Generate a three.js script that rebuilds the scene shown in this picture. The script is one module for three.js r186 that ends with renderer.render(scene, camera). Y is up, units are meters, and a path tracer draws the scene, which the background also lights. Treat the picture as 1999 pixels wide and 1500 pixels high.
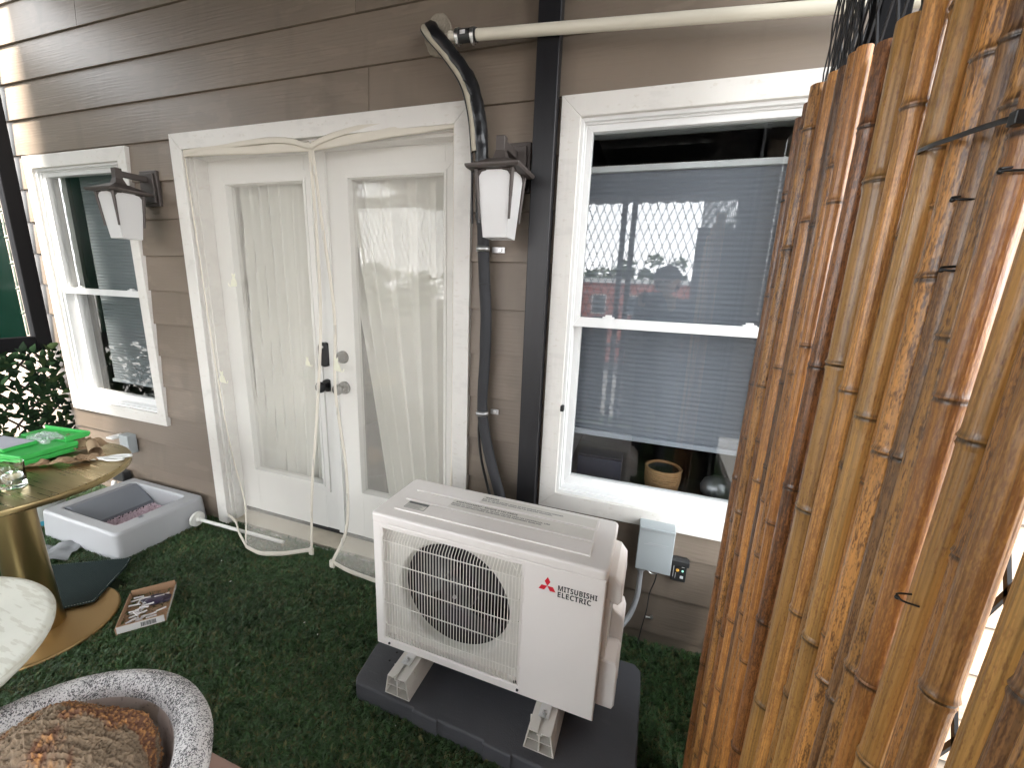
import * as THREE from 'three';
import { mergeGeometries, toCreasedNormals } from 'three/addons/utils/BufferGeometryUtils.js';
import { RoundedBoxGeometry } from 'three/addons/geometries/RoundedBoxGeometry.js';
import { MarchingCubes } from 'three/addons/objects/MarchingCubes.js';
import { FontLoader } from 'three/addons/loaders/FontLoader.js';
import { TextGeometry } from 'three/addons/geometries/TextGeometry.js';

// ---------------------------------------------------------------- camera, sky, sun, exposure
const scene = new THREE.Scene();
const camera = new THREE.PerspectiveCamera(86.08, 1024 / 769, 0.02, 400);
camera.position.set(0, 1.4561, 1.6099);
camera.rotation.set(-0.2245, 0.3203, 0.0399, 'YXZ');
const renderer = new THREE.WebGLRenderer({ antialias: true });
renderer.toneMapping = THREE.LinearToneMapping;
renderer.toneMappingExposure = 14;
renderer.shadowMap.enabled = true;
{
  const w = 256, h = 128, d = new Float32Array(w * h * 4);
  for (let j = 0; j < h; j++) for (let i = 0; i < w; i++) {
    const el = ((j + 0.5) / h - 0.5) * Math.PI, up = Math.max(0, Math.sin(el)), k = Math.pow(1 - up, 3);
    const o = (j * w + i) * 4, L = 0.6 * (1 + 0.45 * k);
    d[o] = L * (0.90 + 0.12 * k); d[o + 1] = L * (0.955 + 0.05 * k); d[o + 2] = L * (1.0 - 0.0 * k); d[o + 3] = 1;
  }
  const t = new THREE.DataTexture(d, w, h, THREE.RGBAFormat, THREE.FloatType);
  t.mapping = THREE.EquirectangularReflectionMapping; t.magFilter = THREE.LinearFilter; t.minFilter = THREE.LinearFilter; t.needsUpdate = true;
  scene.background = t; scene.environment = t;
}
const sun = new THREE.DirectionalLight(new THREE.Color().setRGB(1, 0.93, 0.84), 3.5);
sun.position.set(0.25, 8.5, 5.6).multiplyScalar(3); sun.castShadow = true; sun.shadow.radius = 36;
sun.shadow.mapSize.set(2048, 2048);
Object.assign(sun.shadow.camera, { left: -8, right: 8, top: 8, bottom: -8, near: 1, far: 80 });
scene.add(sun); scene.add(sun.target);

// ---------------------------------------------------------------- helpers
const V = (x, y, z) => new THREE.Vector3(x, y, z);
const PI = Math.PI;
function rng(seed) { let a = seed >>> 0; return () => { a = (a + 0x6D2B79F5) | 0; let t = Math.imul(a ^ (a >>> 15), 1 | a); t = (t + Math.imul(t ^ (t >>> 7), 61 | t)) ^ t; return ((t ^ (t >>> 14)) >>> 0) / 4294967296; }; }
const clamp = (x, a = 0, b = 1) => Math.min(b, Math.max(a, x));
const smooth = (a, b, x) => { const t = clamp((x - a) / (b - a)); return t * t * (3 - 2 * t); };
const lerp = (a, b, t) => a + (b - a) * t;
const used = {};
function numbered(n) { const k = used[n] = (used[n] ?? -1) + 1; return k ? `${n}_${String(k).padStart(3, '0')}` : n; }
function clean(g) {
  let q = g.index ? g.toNonIndexed() : g.clone();
  for (const k of Object.keys(q.attributes)) if (!['position', 'normal', 'uv'].includes(k)) q.deleteAttribute(k);
  if (!q.attributes.normal) q.computeVertexNormals();
  if (!q.attributes.uv) q.setAttribute('uv', new THREE.BufferAttribute(new Float32Array(q.attributes.position.count * 2), 2));
  q.morphAttributes = {};
  return q;
}
function merge(list) { const l = [].concat(list).map(clean); return l.length === 1 ? l[0] : mergeGeometries(l); }
// uv in metres, box projected by face
function uvm(g, off = [0, 0]) {
  const q = clean(g), p = q.attributes.position, uv = q.attributes.uv, a = V(), b = V(), c = V(), n = V();
  for (let i = 0; i < p.count; i += 3) {
    a.fromBufferAttribute(p, i); b.fromBufferAttribute(p, i + 1); c.fromBufferAttribute(p, i + 2);
    n.copy(b).sub(a).cross(c.clone().sub(a)); const X = Math.abs(n.x), Y = Math.abs(n.y), Z = Math.abs(n.z);
    [a, b, c].forEach((v, k) => { const s = Z >= X && Z >= Y ? [v.x, v.y] : Y >= X ? [v.x, v.z] : [v.z, v.y]; uv.setXY(i + k, s[0] + off[0], s[1] + off[1]); });
  }
  return q;
}
function obj(name, geos, mat, parent = scene, o = {}) {
  const m = new THREE.Mesh(o.raw ? geos : uvm(merge(geos), o.off), mat);
  m.name = parent === scene ? numbered(name) : name; m.castShadow = m.receiveShadow = true;
  if (o.label) m.userData.label = o.label;
  if (o.kind) m.userData.kind = o.kind;
  parent.add(m); return m;
}
function tag(o, label, category, group) { Object.assign(o.userData, { label, category }); if (group) o.userData.group = group; return o; }
function thing(name, label, category, [x, y, z] = [0, 0, 0], turn = 0, group) {
  const g = new THREE.Group(); g.name = numbered(name); g.position.set(x, y, z); g.rotation.y = turn; scene.add(g);
  return tag(g, label, category, group);
}
function sub(name, parent) { const g = new THREE.Group(); g.name = name; parent.add(g); return g; }
// box between two corners, edges rounded a little
function bx(x0, x1, y0, y1, z0, z1, r = 0) {
  const w = Math.abs(x1 - x0), h = Math.abs(y1 - y0), d = Math.abs(z1 - z0);
  const g = r ? new RoundedBoxGeometry(w, h, d, 2, Math.min(r, w / 2.01, h / 2.01, d / 2.01)) : new THREE.BoxGeometry(w, h, d);
  return clean(g).translate((x0 + x1) / 2, (y0 + y1) / 2, (z0 + z1) / 2);
}
function cyl(a, b, r0, r1 = r0, n = 16, open = false) {
  const d = b.clone().sub(a), g = new THREE.CylinderGeometry(r1, r0, d.length(), n, 1, open);
  g.applyQuaternion(new THREE.Quaternion().setFromUnitVectors(V(0, 1, 0), d.clone().normalize()));
  const m = a.clone().add(b).multiplyScalar(0.5); return clean(g).translate(m.x, m.y, m.z);
}
function tube(pts, r, n = 40, m = 10) { return clean(new THREE.TubeGeometry(new THREE.CatmullRomCurve3(pts.map((p) => V(...p))), n, r, m, false)); }
function lathe(pts, n = 48) { return clean(new THREE.LatheGeometry(pts.map((p) => new THREE.Vector2(...p)), n)); }
function poly(pts, depth, bevel = 0) { // x,y outline extruded to +z
  const s = new THREE.Shape(pts.map((p) => new THREE.Vector2(...p)));
  return clean(new THREE.ExtrudeGeometry(s, { depth, bevelEnabled: bevel > 0, bevelThickness: bevel, bevelSize: bevel, bevelOffset: -bevel, bevelSegments: 2, curveSegments: 10 }));
}
// four mitred pieces of a frame: left, right, bottom, top
function mitre(x0, x1, y0, y1, w, z0, z1, b = 0.002, ws = {}) {
  const l = ws.l ?? w, r = ws.r ?? w, t = ws.t ?? w, d = ws.b ?? w, q = [];
  const piece = (p) => q.push(poly(p, z1 - z0 - 2 * b, b).translate(0, 0, z0 + b));
  piece([[x0, y0], [x0 + l, y0 + d], [x0 + l, y1 - t], [x0, y1]]);
  piece([[x1, y1], [x1 - r, y1 - t], [x1 - r, y0 + d], [x1, y0]]);
  piece([[x0, y0], [x1, y0], [x1 - r, y0 + d], [x0 + l, y0 + d]]);
  piece([[x0, y1], [x0 + l, y1 - t], [x1 - r, y1 - t], [x1, y1]]);
  return q;
}
// periodic noise and textures
const NT = (() => { const r = rng(77), t = new Float32Array(65536); for (let i = 0; i < 65536; i++) t[i] = r(); return t; })();
function pn(x, y, px, py, s = 0) {
  const x0 = Math.floor(x), y0 = Math.floor(y), fx = x - x0, fy = y - y0, u = fx * fx * (3 - 2 * fx), v = fy * fy * (3 - 2 * fy);
  const h = (i, j) => NT[((((i % px) + px) % px) * 71 + (((j % py) + py) % py) * 1523 + s * 7919) & 65535];
  return lerp(lerp(h(x0, y0), h(x0 + 1, y0), u), lerp(h(x0, y0 + 1), h(x0 + 1, y0 + 1), u), v);
}
function fbm(u, v, fx, fy, oct = 4, s = 0) { let a = 0, w = 0.5, n = 0; for (let o = 0; o < oct; o++) { a += w * pn(u * fx, v * fy, fx, fy, s + o); n += w; w *= 0.5; fx *= 2; fy *= 2; } return a / n; }
const sb = (x) => { x = clamp(x); return 255 * (x <= 0.0031308 ? 12.92 * x : 1.055 * Math.pow(x, 1 / 2.4) - 0.055); };
function tex(w, h, fn, color, size) { // fn(u,v) -> grey 0..1 or linear [r,g,b]; size: metres per repeat
  const d = new Uint8Array(w * h * 4);
  for (let j = 0; j < h; j++) for (let i = 0; i < w; i++) {
    const c = fn((i + 0.5) / w, (j + 0.5) / h), o = (j * w + i) * 4;
    if (color) { d[o] = sb(c[0]); d[o + 1] = sb(c[1]); d[o + 2] = sb(c[2]); } else d[o] = d[o + 1] = d[o + 2] = 255 * clamp(c);
    d[o + 3] = 255;
  }
  const t = new THREE.DataTexture(d, w, h, THREE.RGBAFormat);
  t.wrapS = t.wrapT = THREE.RepeatWrapping; t.magFilter = THREE.LinearFilter; t.minFilter = THREE.LinearMipmapLinearFilter; t.generateMipmaps = true;
  if (color) t.colorSpace = THREE.SRGBColorSpace;
  if (size) t.repeat.set(1 / size[0], 1 / size[1]);
  t.needsUpdate = true; return t;
}
const rgb = (r, g, b) => new THREE.Color().setRGB(r, g, b);
function mat(c, o = {}) {
  const phys = ['transmission', 'clearcoat', 'sheen', 'ior', 'anisotropy', 'specularIntensity'].some((k) => k in o);
  const m = new (phys ? THREE.MeshPhysicalMaterial : THREE.MeshStandardMaterial)({ color: rgb(...c), roughness: 0.6, metalness: 0, side: THREE.DoubleSide, ...o });
  return m;
}
const tone = (c, k) => [c[0] * k, c[1] * k, c[2] * k];

// ---------------------------------------------------------------- materials
const grainBump = tex(1024, 512, (u, v) => {
  const w = fbm(u, v, 3, 6, 3, 40) * 0.35, l = Math.sin((v + w * 0.22) * 2 * PI * 26) * 0.5 + 0.5;
  return 0.55 * fbm(u, v, 6, 90, 3, 3) + 0.3 * l * fbm(u, v, 4, 5, 3, 9) + 0.15 * fbm(u, v, 40, 80, 2, 5);
}, false, [0.9, 0.42]);
const sidingMap = tex(512, 512, (u, v) => { const k = 0.82 + 0.36 * fbm(u, v, 4, 6, 5, 12) - 0.10 * smooth(0.55, 0.8, fbm(u, v, 26, 3, 4, 21)) + 0.10 * smooth(0.66, 0.72, fbm(u, v, 14, 30, 4, 25)); return [0.176 * k, 0.140 * k, 0.109 * k]; }, true, [2.3, 1.7]);
const sidings = [1, 0.96, 1.05].map((k) => mat([k, k, k * 0.99], { map: sidingMap, bumpMap: grainBump, bumpScale: 0.001, roughness: 0.52 }));
const paintMap = tex(512, 512, (u, v) => {
  const n = fbm(u, v, 6, 6, 5, 31), d = smooth(0.6, 0.8, fbm(u, v, 10, 30, 4, 33)) * 0.06, s = smooth(0.72, 0.8, fbm(u, v, 34, 60, 3, 37)) * 0.15;
  const k = 0.92 + 0.1 * n - d; return [0.68 * k * (1 - s * 0.5), 0.655 * k * (1 - s * 0.6), 0.615 * k * (1 - s * 0.75)];
}, true, [0.7, 0.7]);
const paintBump = tex(256, 512, (u, v) => 0.7 * fbm(u, v, 40, 5, 3, 51) + 0.3 * fbm(u, v, 14, 14, 3, 52), false, [0.35, 0.7]);
const M = {
  trim: mat([1, 1, 1], { map: paintMap, bumpMap: paintBump, bumpScale: 0.0008, roughness: 0.5 }),
  door: mat([0.74, 0.73, 0.70], { bumpMap: paintBump, bumpScale: 0.0003, roughness: 0.42 }),
  vinyl: mat([0.7, 0.7, 0.69], { roughness: 0.35 }),
  sheath: mat([0.09, 0.075, 0.06], { roughness: 0.9 }),
  black: mat([0.006, 0.006, 0.008], { bumpMap: paintBump, bumpScale: 0.0006, roughness: 0.42 }),
  blackDull: mat([0.005, 0.005, 0.006], { roughness: 0.8, specularIntensity: 0.25 }),
  mesh: mat([0.02, 0.02, 0.022], { roughness: 0.5, metalness: 0.3 }),
  glass: mat([0.95, 0.965, 0.965], { transmission: 1, thickness: 0, roughness: 0, ior: 1.58 }),
  glassDim: mat([0.965, 0.965, 0.955], { transmission: 1, thickness: 0, roughness: 0, ior: 1.42 }),
  tumbler: mat([0.97, 0.99, 0.98], { transmission: 1, thickness: 0.02, roughness: 0, ior: 1.5 }),
  bronze: mat([0.075, 0.062, 0.056], { roughness: 0.5, metalness: 0.25 }),
  opal: mat([0.76, 0.75, 0.74], { roughness: 0.32, transmission: 0.25, thickness: 0 }),
  ac: mat([0.80, 0.755, 0.72], { roughness: 0.34 }),
  acShade: mat([0.66, 0.63, 0.58], { roughness: 0.5 }),
  wire: mat([0.78, 0.75, 0.69], { roughness: 0.35 }),
  fan: mat([0.007, 0.007, 0.009], { roughness: 0.45 }),
  dark: mat([0.012, 0.012, 0.012], { roughness: 0.8 }),
  steel: mat([0.7, 0.7, 0.7], { roughness: 0.3, metalness: 1 }),
  red: mat([0.62, 0.012, 0.03], { roughness: 0.4 }),
  ink: mat([0.02, 0.02, 0.02], { roughness: 0.5 }),
  pvc: mat([0.66, 0.62, 0.52], { roughness: 0.35 }),
  tape: mat([0.009, 0.009, 0.010], { roughness: 0.3 }),
  foam: mat([0.022, 0.022, 0.025], { roughness: 0.75, bumpMap: paintBump, bumpScale: 0.0006 }),
  beige: mat([0.40, 0.36, 0.28], { roughness: 0.5 }),
  grey: mat([0.33, 0.36, 0.37], { roughness: 0.4 }),
  conduit: mat([0.36, 0.37, 0.38], { roughness: 0.45 }),
  turf: mat([0.022, 0.034, 0.014], { roughness: 1 }),
};
const padMat = mat([0.074, 0.075, 0.085], { roughness: 0.6, map: tex(512, 512, (u, v) => { const k = 0.78 + 0.3 * fbm(u, v, 5, 5, 5, 401) + 0.5 * smooth(0.7, 0.78, fbm(u, v, 9, 60, 3, 405)); return [k, k, k]; }, true, [0.6, 0.6]), bumpMap: tex(256, 256, (u, v) => fbm(u, v, 60, 60, 2, 61), false, [0.12, 0.12]), bumpScale: 0.0006 });

// ---------------------------------------------------------------- ground, deck, turf
obj('ground', bx(-150, 150, -4.7, -4.6, -60, 190), mat([0.075, 0.073, 0.07], { map: tex(256, 256, (u, v) => { const k = 0.85 + 0.3 * fbm(u, v, 8, 8, 5, 71); return [k, k, k]; }, true, [6, 6]), roughness: 0.95 })).userData.kind = 'structure';
obj('deck', bx(-3.9, 0.75, -0.25, -0.02, -0.01, 3.3), mat([0.2, 0.18, 0.16], { roughness: 0.8 })).userData.kind = 'structure';
obj('turf_base', bx(-3.85, 0.7, -0.016, 0.0, 0.0, 3.25), M.turf).userData.kind = 'structure';
{
  const r = rng(5), tuft = [];
  for (let b = 0; b < 6; b++) {
    const a = r() * 2 * PI, h = 0.016 + r() * 0.012, l = 0.010 + r() * 0.018, w = 0.0015, x = (r() - 0.5) * 0.014, z = (r() - 0.5) * 0.014, dx = Math.cos(a), dz = Math.sin(a), ox = -dz * w, oz = dx * w;
    const P = [[x - ox, 0, z - oz], [x + ox, 0, z + oz], [x + dx * l * 0.35 - ox, h * 0.7, z + dz * l * 0.35 - oz], [x + dx * l * 0.35 + ox, h * 0.7, z + dz * l * 0.35 + oz], [x + dx * l, h, z + dz * l]];
    const g = new THREE.BufferGeometry(); g.setAttribute('position', new THREE.Float32BufferAttribute(P.flat(), 3)); g.setIndex([0, 1, 2, 1, 3, 2, 2, 3, 4]); g.computeVertexNormals(); tuft.push(g);
  }
  const n = 120000, gm = new THREE.InstancedMesh(merge(tuft), mat([1, 1, 1], { roughness: 0.6 }), n), m = new THREE.Matrix4(), q = new THREE.Quaternion(), e = new THREE.Euler(), c = new THREE.Color();
  for (let i = 0; i < n; i++) {
    const near = i < n * 0.86, x = near ? -3.75 + r() * 4.2 : -3.75 + r() * 4.4, z = near ? 0.012 + r() * 1.8 : 1.8 + r() * 1.4, s = 0.75 + r() * 0.5;
    const hid = Math.hypot(x + 2.255, z - 0.862) < 0.238 || (x > -0.87 && x < 0.09 && z > 0.21 && z < 0.66) || (x > -3.1 && x < -2.46 && z > 0.04 && z < 0.48) || (Math.abs(x + 2.4 + (z - 0.65) * 0.2) < 0.16 && Math.abs(z - 0.66) < 0.1);
    e.set((r() - 0.5) * 0.5, r() * 6.283, (r() - 0.5) * 0.5); q.setFromEuler(e); m.compose(V(x, hid ? -0.06 : 0, z), q, V(s, s * (0.7 + 0.35 * pn(x * 6, z * 6, 64, 64, 3)), s)); gm.setMatrixAt(i, m);
    const k = (0.5 + 1.1 * r() * r() + 0.3 * r()) * (0.75 + 0.5 * pn(x * 4 + 40, z * 4, 256, 256, 8)) * 1.3, t = r();
    if (t < 0.16) c.setRGB(0.085 * k, 0.085 * k, 0.03 * k); else if (t < 0.5) c.setRGB(0.024 * k, 0.062 * k, 0.016 * k); else c.setRGB(0.034 * k, 0.074 * k, 0.022 * k);
    gm.setColorAt(i, c);
  }
  gm.name = 'turf_blades'; gm.castShadow = gm.receiveShadow = true; gm.userData = { label: 'short dark green artificial grass covering the patio floor', category: 'artificial grass', kind: 'stuff' }; scene.add(gm);
  const bits = []; for (let i = 0; i < 22; i++) { const s = 0.0015 + r() * 0.0025; bits.push(new THREE.IcosahedronGeometry(s, 0).scale(1, 0.5, 1.6).rotateY(r() * 6).translate(-2.9 + r() * 3.1, 0.02 + r() * 0.006, 0.1 + r() * 0.75)); }
  const cr = obj('crumbs', bits, mat([0.62, 0.6, 0.55], { roughness: 0.9 })); tag(cr, 'tiny pale crumbs scattered over the artificial grass', 'crumbs'); cr.userData.kind = 'stuff';
}

// ---------------------------------------------------------------- house wall
const EX = 0.1874, Y0 = 2.1242;
const WL = { x0: -3.628, x1: -2.71, y0: 0.5695, y1: 2.113 }, WR = { x0: -0.3825, x1: 0.54, y0: 0.556, y1: 2.122 }, DO = { x0: -2.368, x1: -0.7244, y0: -0.4, y1: 2.1427 };
const house = thing('house', 'house wall of brown lap siding with white framed double door and two windows', 'house');
{
  const X0 = -7, X1 = 4, ops = [WL, DO, WR].map((o) => ({ x0: o.x0 + 0.03, x1: o.x1 - 0.03, y0: o.y0 + 0.03, y1: o.y1 - 0.03 }));
  const xs = [X0, ...ops.flatMap((o) => [o.x0, o.x1]), X1], r = rng(9);
  // solid wall behind the boards
  const ys = [-4.6, 0.03 - 0.4, ...ops.flatMap((o) => [o.y0, o.y1]), 4.4].filter((y) => y >= -4.6).sort((a, b) => a - b), back = [];
  for (let i = 0; i + 1 < xs.length; i++) for (let j = 0; j + 1 < ys.length; j++) {
    if (ys[j + 1] - ys[j] < 1e-4) continue;
    const cx = (xs[i] + xs[i + 1]) / 2, cy = (ys[j] + ys[j + 1]) / 2;
    if (ops.some((o) => cx > o.x0 && cx < o.x1 && cy > o.y0 && cy < o.y1)) continue;
    back.push(bx(xs[i], xs[i + 1], ys[j], ys[j + 1], -0.16, -0.012));
  }
  obj('wall', back, M.sheath, house);
  const prism = (x0, x1, b, y0, y1) => {
    const zf = (y) => 0.017 - 0.0115 * ((y - b) / EX), e = 0.0015;
    const p = [[x0, y0, -0.011], [x1, y0, -0.011], [x1, y1, -0.011], [x0, y1, -0.011], [x0, y0, zf(y0) - e], [x1, y0, zf(y0) - e], [x0, y0 + e, zf(y0 + e)], [x1, y0 + e, zf(y0 + e)], [x1, y1, zf(y1)], [x0, y1, zf(y1)]];
    const f = [[0, 1, 5, 4], [4, 5, 7, 6], [6, 7, 8, 9], [3, 9, 8, 2], [0, 4, 6, 9, 3], [1, 2, 8, 7, 5]], pos = [];
    for (const q of f) for (let k = 1; k + 1 < q.length; k++) pos.push(...p[q[0]], ...p[q[k]], ...p[q[k + 1]]);
    const g = new THREE.BufferGeometry(); g.setAttribute('position', new THREE.Float32BufferAttribute(pos, 3)); g.computeVertexNormals(); return g;
  };
  const joints = { 0: [-1.195, 2.4], 1: [1.6], 2: [-1.24, -4.4], 3: [-2.95], '-1': [-5.2], 4: [0.3] };
  for (let k = -12; k <= 8; k++) {
    const b = Y0 + k * EX + 0.0004, t = b + EX - 0.0008; let run = [];
    const cuts = [...xs, ...(joints[k] || [])].sort((a, b) => a - b), flush = () => { if (run.length) obj('siding_board', run, sidings[Math.floor(r() * 3)], house, { off: [r() * 2, r() * 2] }); run = []; };
    for (let i = 0; i + 1 < cuts.length; i++) {
      const cx = (cuts[i] + cuts[i + 1]) / 2, o = ops.find((q) => cx > q.x0 && cx < q.x1), jg = (joints[k] || []).includes(cuts[i]) ? 0.0022 : 0;
      if (jg) flush();
      if (!o || t <= o.y0 || b >= o.y1) { run.push(prism(cuts[i] + jg, cuts[i + 1], b, b, t)); continue; }
      const a = [];
      if (b < o.y0) a.push(prism(cuts[i], cuts[i + 1], b, b, o.y0));
      if (t > o.y1) a.push(prism(cuts[i], cuts[i + 1], b, o.y1, t));
      if (a.length) run.push(...a); else flush();
    }
    flush();
  }
  // sealant patch round the pipe hole
  const s = []; for (let i = 0; i < 26; i++) { const a = i / 26 * 2 * PI, q = 0.062 + 0.012 * pn(i * 0.6, 1, 64, 64, 2) + (i % 3) * 0.001; s.push([-0.872 + Math.cos(a) * q * 0.82, 2.372 + Math.sin(a) * q]); }
  obj('sealant_patch', poly(s, 0.006, 0.004).translate(0, 0, 0.012), mat([0.27, 0.235, 0.185], { roughness: 0.75, bumpMap: tex(256, 256, (u, v) => fbm(u, v, 9, 9, 4, 90), false, [0.12, 0.12]), bumpScale: 0.006 }), house, { label: 'rough beige sealant around the pipe hole' });
}
// windows
function makeWindow(W, rail, pane) {
  const w = sub('window', house), cw = 0.07;
  for (const g of mitre(W.x0, W.x1, W.y0, W.y1, cw, 0.0, 0.03, 0.0025)) obj('casing_board', g, M.trim, w);
  const x0 = W.x0 + cw, x1 = W.x1 - cw, y0 = W.y0 + cw, y1 = W.y1 - cw;
  obj('window_frame', [...mitre(x0 - 0.012, x1 + 0.012, y0 - 0.012, y1 + 0.012, 0.024, -0.11, 0.014, 0.002), ...mitre(x0 + 0.004, x1 - 0.004, y0 + 0.004, y1 - 0.004, 0.014, -0.11, 0.0, 0.002)], M.vinyl, w);
  const a = x0 + 0.014, b = x1 - 0.014, c = y0 + 0.014, d = y1 - 0.014;
  obj('sash', [...mitre(a, b, rail - 0.018, d, 0.026, -0.04, -0.008, 0.002, { b: 0.036 })], M.vinyl, w);
  obj('sash', [...mitre(a, b, c, rail + 0.004, 0.03, -0.078, -0.044, 0.002, { b: 0.042, t: 0.02 })], M.vinyl, w);
  obj('pane', bx(a + 0.02, b - 0.02, rail, d - 0.02, -0.026, -0.0259), pane, w);
  obj('pane', bx(a + 0.02, b - 0.02, c + 0.02, rail, -0.062, -0.0619), pane, w);
  for (const f of [0.18, 0.82]) obj('tilt_latch', [bx(lerp(a, b, f) - 0.022, lerp(a, b, f) + 0.022, rail + 0.018, rail + 0.024, -0.036, -0.014, 0.002), bx(lerp(a, b, f) - 0.012, lerp(a, b, f) + 0.012, rail + 0.024, rail + 0.031, -0.034, -0.02, 0.002)], M.vinyl, w);
  obj('window_sill', bx(W.x0 + cw, W.x1 - cw, y0 - 0.012, y0 + 0.004, -0.15, -0.08), M.vinyl, w);
  return w;
}
makeWindow(WL, 1.345, M.glassDim); makeWindow(WR, 1.345, M.glass);
obj('window_stop', bx(WR.x0 + 0.067, WR.x0 + 0.081, 0.985, 1.01, -0.01, 0.032, 0.003), M.dark, house, { label: 'small black stop on the frame of the right window' });
// double door
{
  const f = sub('door_frame', house);
  for (const g of mitre(DO.x0, DO.x1, -0.075, DO.y1, 0.075, 0.0, 0.03, 0.003).filter((_, i) => i !== 2).map((g) => g)) obj('casing_board', g, M.trim, f);
  const j0 = DO.x0 + 0.06, j1 = DO.x1 - 0.06, jt = DO.y1 - 0.06;
  obj('door_jamb', [bx(j0, j0 + 0.03, 0.03, jt, -0.15, 0.006, 0.002), bx(j1 - 0.03, j1, 0.03, jt, -0.15, 0.006, 0.002), bx(j0 + 0.03, j1 - 0.03, jt - 0.03, jt, -0.15, 0.006, 0.002), bx(j0 + 0.03, j0 + 0.042, 0.03, jt - 0.03, -0.079, -0.012, 0.002), bx(j0 + 0.042, j1 - 0.03, jt - 0.042, jt - 0.03, -0.079, -0.012, 0.002)], M.trim, f);
  const sillMap = tex(256, 256, (u, v) => { const k = 0.8 + 0.4 * fbm(u, v, 6, 6, 5, 97); return [0.45 * k, 0.40 * k, 0.32 * k]; }, true, [0.5, 0.3]);
  obj('door_sill', [poly([[-0.005, 0], [-0.005, 0.022], [-0.16, 0.066], [-0.16, 0]].map(([z, y]) => [z, y]), j1 - j0 + 0.02, 0).rotateY(-PI / 2).translate(j1 + 0.01, 0, 0)], mat([1, 1, 1], { map: sillMap, roughness: 0.75 }), f);
  obj('door_sweep', bx(j0 + 0.03, j1 - 0.03, 0.052, 0.082, -0.108, -0.088), M.dark, f);
  const leaves = [[-2.275, -1.536, -2.145, -1.642], [-1.526, -0.815, -1.385, -0.893]];
  leaves.forEach(([x0, x1, g0, g1], i) => {
    const d = sub('door', house), gy0 = 0.355, gy1 = 1.925, zf = -0.08;
    obj('door_panel', [bx(x0, g0, 0.082, 2.055, zf - 0.04, zf, 0.003), bx(g1, x1, 0.082, 2.055, zf - 0.04, zf, 0.003), bx(g0, g1, 0.082, gy0, zf - 0.04, zf), bx(g0, g1, gy1, 2.055, zf - 0.04, zf)], M.door, d);
    obj('glazing_frame', [...mitre(g0 - 0.042, g1 + 0.042, gy0 - 0.042, gy1 + 0.042, 0.03, zf - 0.002, zf + 0.009, 0.002), ...mitre(g0 - 0.012, g1 + 0.012, gy0 - 0.012, gy1 + 0.012, 0.013, zf - 0.012, zf + 0.014, 0.002)], M.door, d);
    obj('pane', bx(g0 - 0.005, g1 + 0.005, gy0 - 0.005, gy1 + 0.005, zf - 0.02, zf - 0.0199), M.glassDim, d);
    if (!i) obj('astragal', bx(-1.546, -1.505, 0.082, 2.055, zf + 0.001, zf + 0.018, 0.004), M.door, d);
    const kx = i ? -1.47 : -1.578, km = M.black;
    obj('door_knob', [cyl(V(kx, 0.93, zf), V(kx, 0.93, zf + 0.012), 0.034, 0.032, 28), cyl(V(kx, 0.93, zf + 0.01), V(kx, 0.93, zf + 0.04), 0.013, 0.012), lathe([[0.001, 0.074], [0.012, 0.073], [0.022, 0.068], [0.029, 0.058], [0.028, 0.047], [0.02, 0.038], [0.01, 0.034]], 28).rotateX(PI / 2).translate(kx, 0.93, zf)], km, d);
    const oval = []; for (let k = 0; k < 28; k++) { const a = k / 28 * 2 * PI; oval.push([kx + 0.034 * Math.cos(a), 1.095 + 0.034 * Math.sin(a) + (Math.sin(a) > 0 ? 0.03 : -0.03)]); }
    obj('deadbolt', i ? [cyl(V(kx, 1.09, zf), V(kx, 1.09, zf + 0.016), 0.033, 0.03, 28)] : [poly(oval, 0.016, 0.004).translate(0, 0, zf + 0.002)], km, d);
    if (!i) obj('key_hole', cyl(V(kx, 1.135, zf + 0.018), V(kx, 1.135, zf + 0.026), 0.006), M.steel, d);
  });
}
// room behind
const room = thing('interior_room', 'dim room seen through the window and door glass', 'room');
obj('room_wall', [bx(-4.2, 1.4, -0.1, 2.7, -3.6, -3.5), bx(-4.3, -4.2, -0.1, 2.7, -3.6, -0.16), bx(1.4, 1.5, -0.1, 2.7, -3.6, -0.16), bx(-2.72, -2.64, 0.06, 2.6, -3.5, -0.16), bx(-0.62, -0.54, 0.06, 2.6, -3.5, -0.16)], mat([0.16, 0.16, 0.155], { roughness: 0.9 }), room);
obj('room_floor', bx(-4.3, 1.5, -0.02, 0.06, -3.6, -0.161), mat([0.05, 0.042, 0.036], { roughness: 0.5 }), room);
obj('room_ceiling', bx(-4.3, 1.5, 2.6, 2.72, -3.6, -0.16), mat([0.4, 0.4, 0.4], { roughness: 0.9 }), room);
// cellular shades: a zigzag sheet and rails
function shade(x0, x1, yt, yb, z, label, c) {
  const t = thing('cellular_shade', label, 'window shade', [(x0 + x1) / 2, yb, z]), w = (x1 - x0) / 2, n = Math.round((yt - yb) / 0.0095), pts = [];
  for (let i = 0; i <= n; i++) pts.push([i % 2 ? 0.003 : 0, (yt - yb) * i / n]);
  const g = new THREE.BufferGeometry(), p = []; for (let i = 0; i < n; i++) { const [a, b] = pts[i], [e, f] = pts[i + 1]; p.push(-w, b, a, w, b, a, w, f, e, -w, b, a, w, f, e, -w, f, e); }
  g.setAttribute('position', new THREE.Float32BufferAttribute(p, 3)); g.computeVertexNormals();
  obj('pleated_fabric', g, mat(c, { roughness: 0.9 }), t);
  obj('rail', bx(-w, w, -0.02, 0.002, -0.012, 0.016, 0.003), mat(tone(c, 1.5), { roughness: 0.5 }), t);
  obj('rail', bx(-w, w, yt - yb, yt - yb + 0.022, -0.012, 0.016, 0.003), mat([0.5, 0.5, 0.5], { roughness: 0.5 }), t);
  return t;
}
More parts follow.
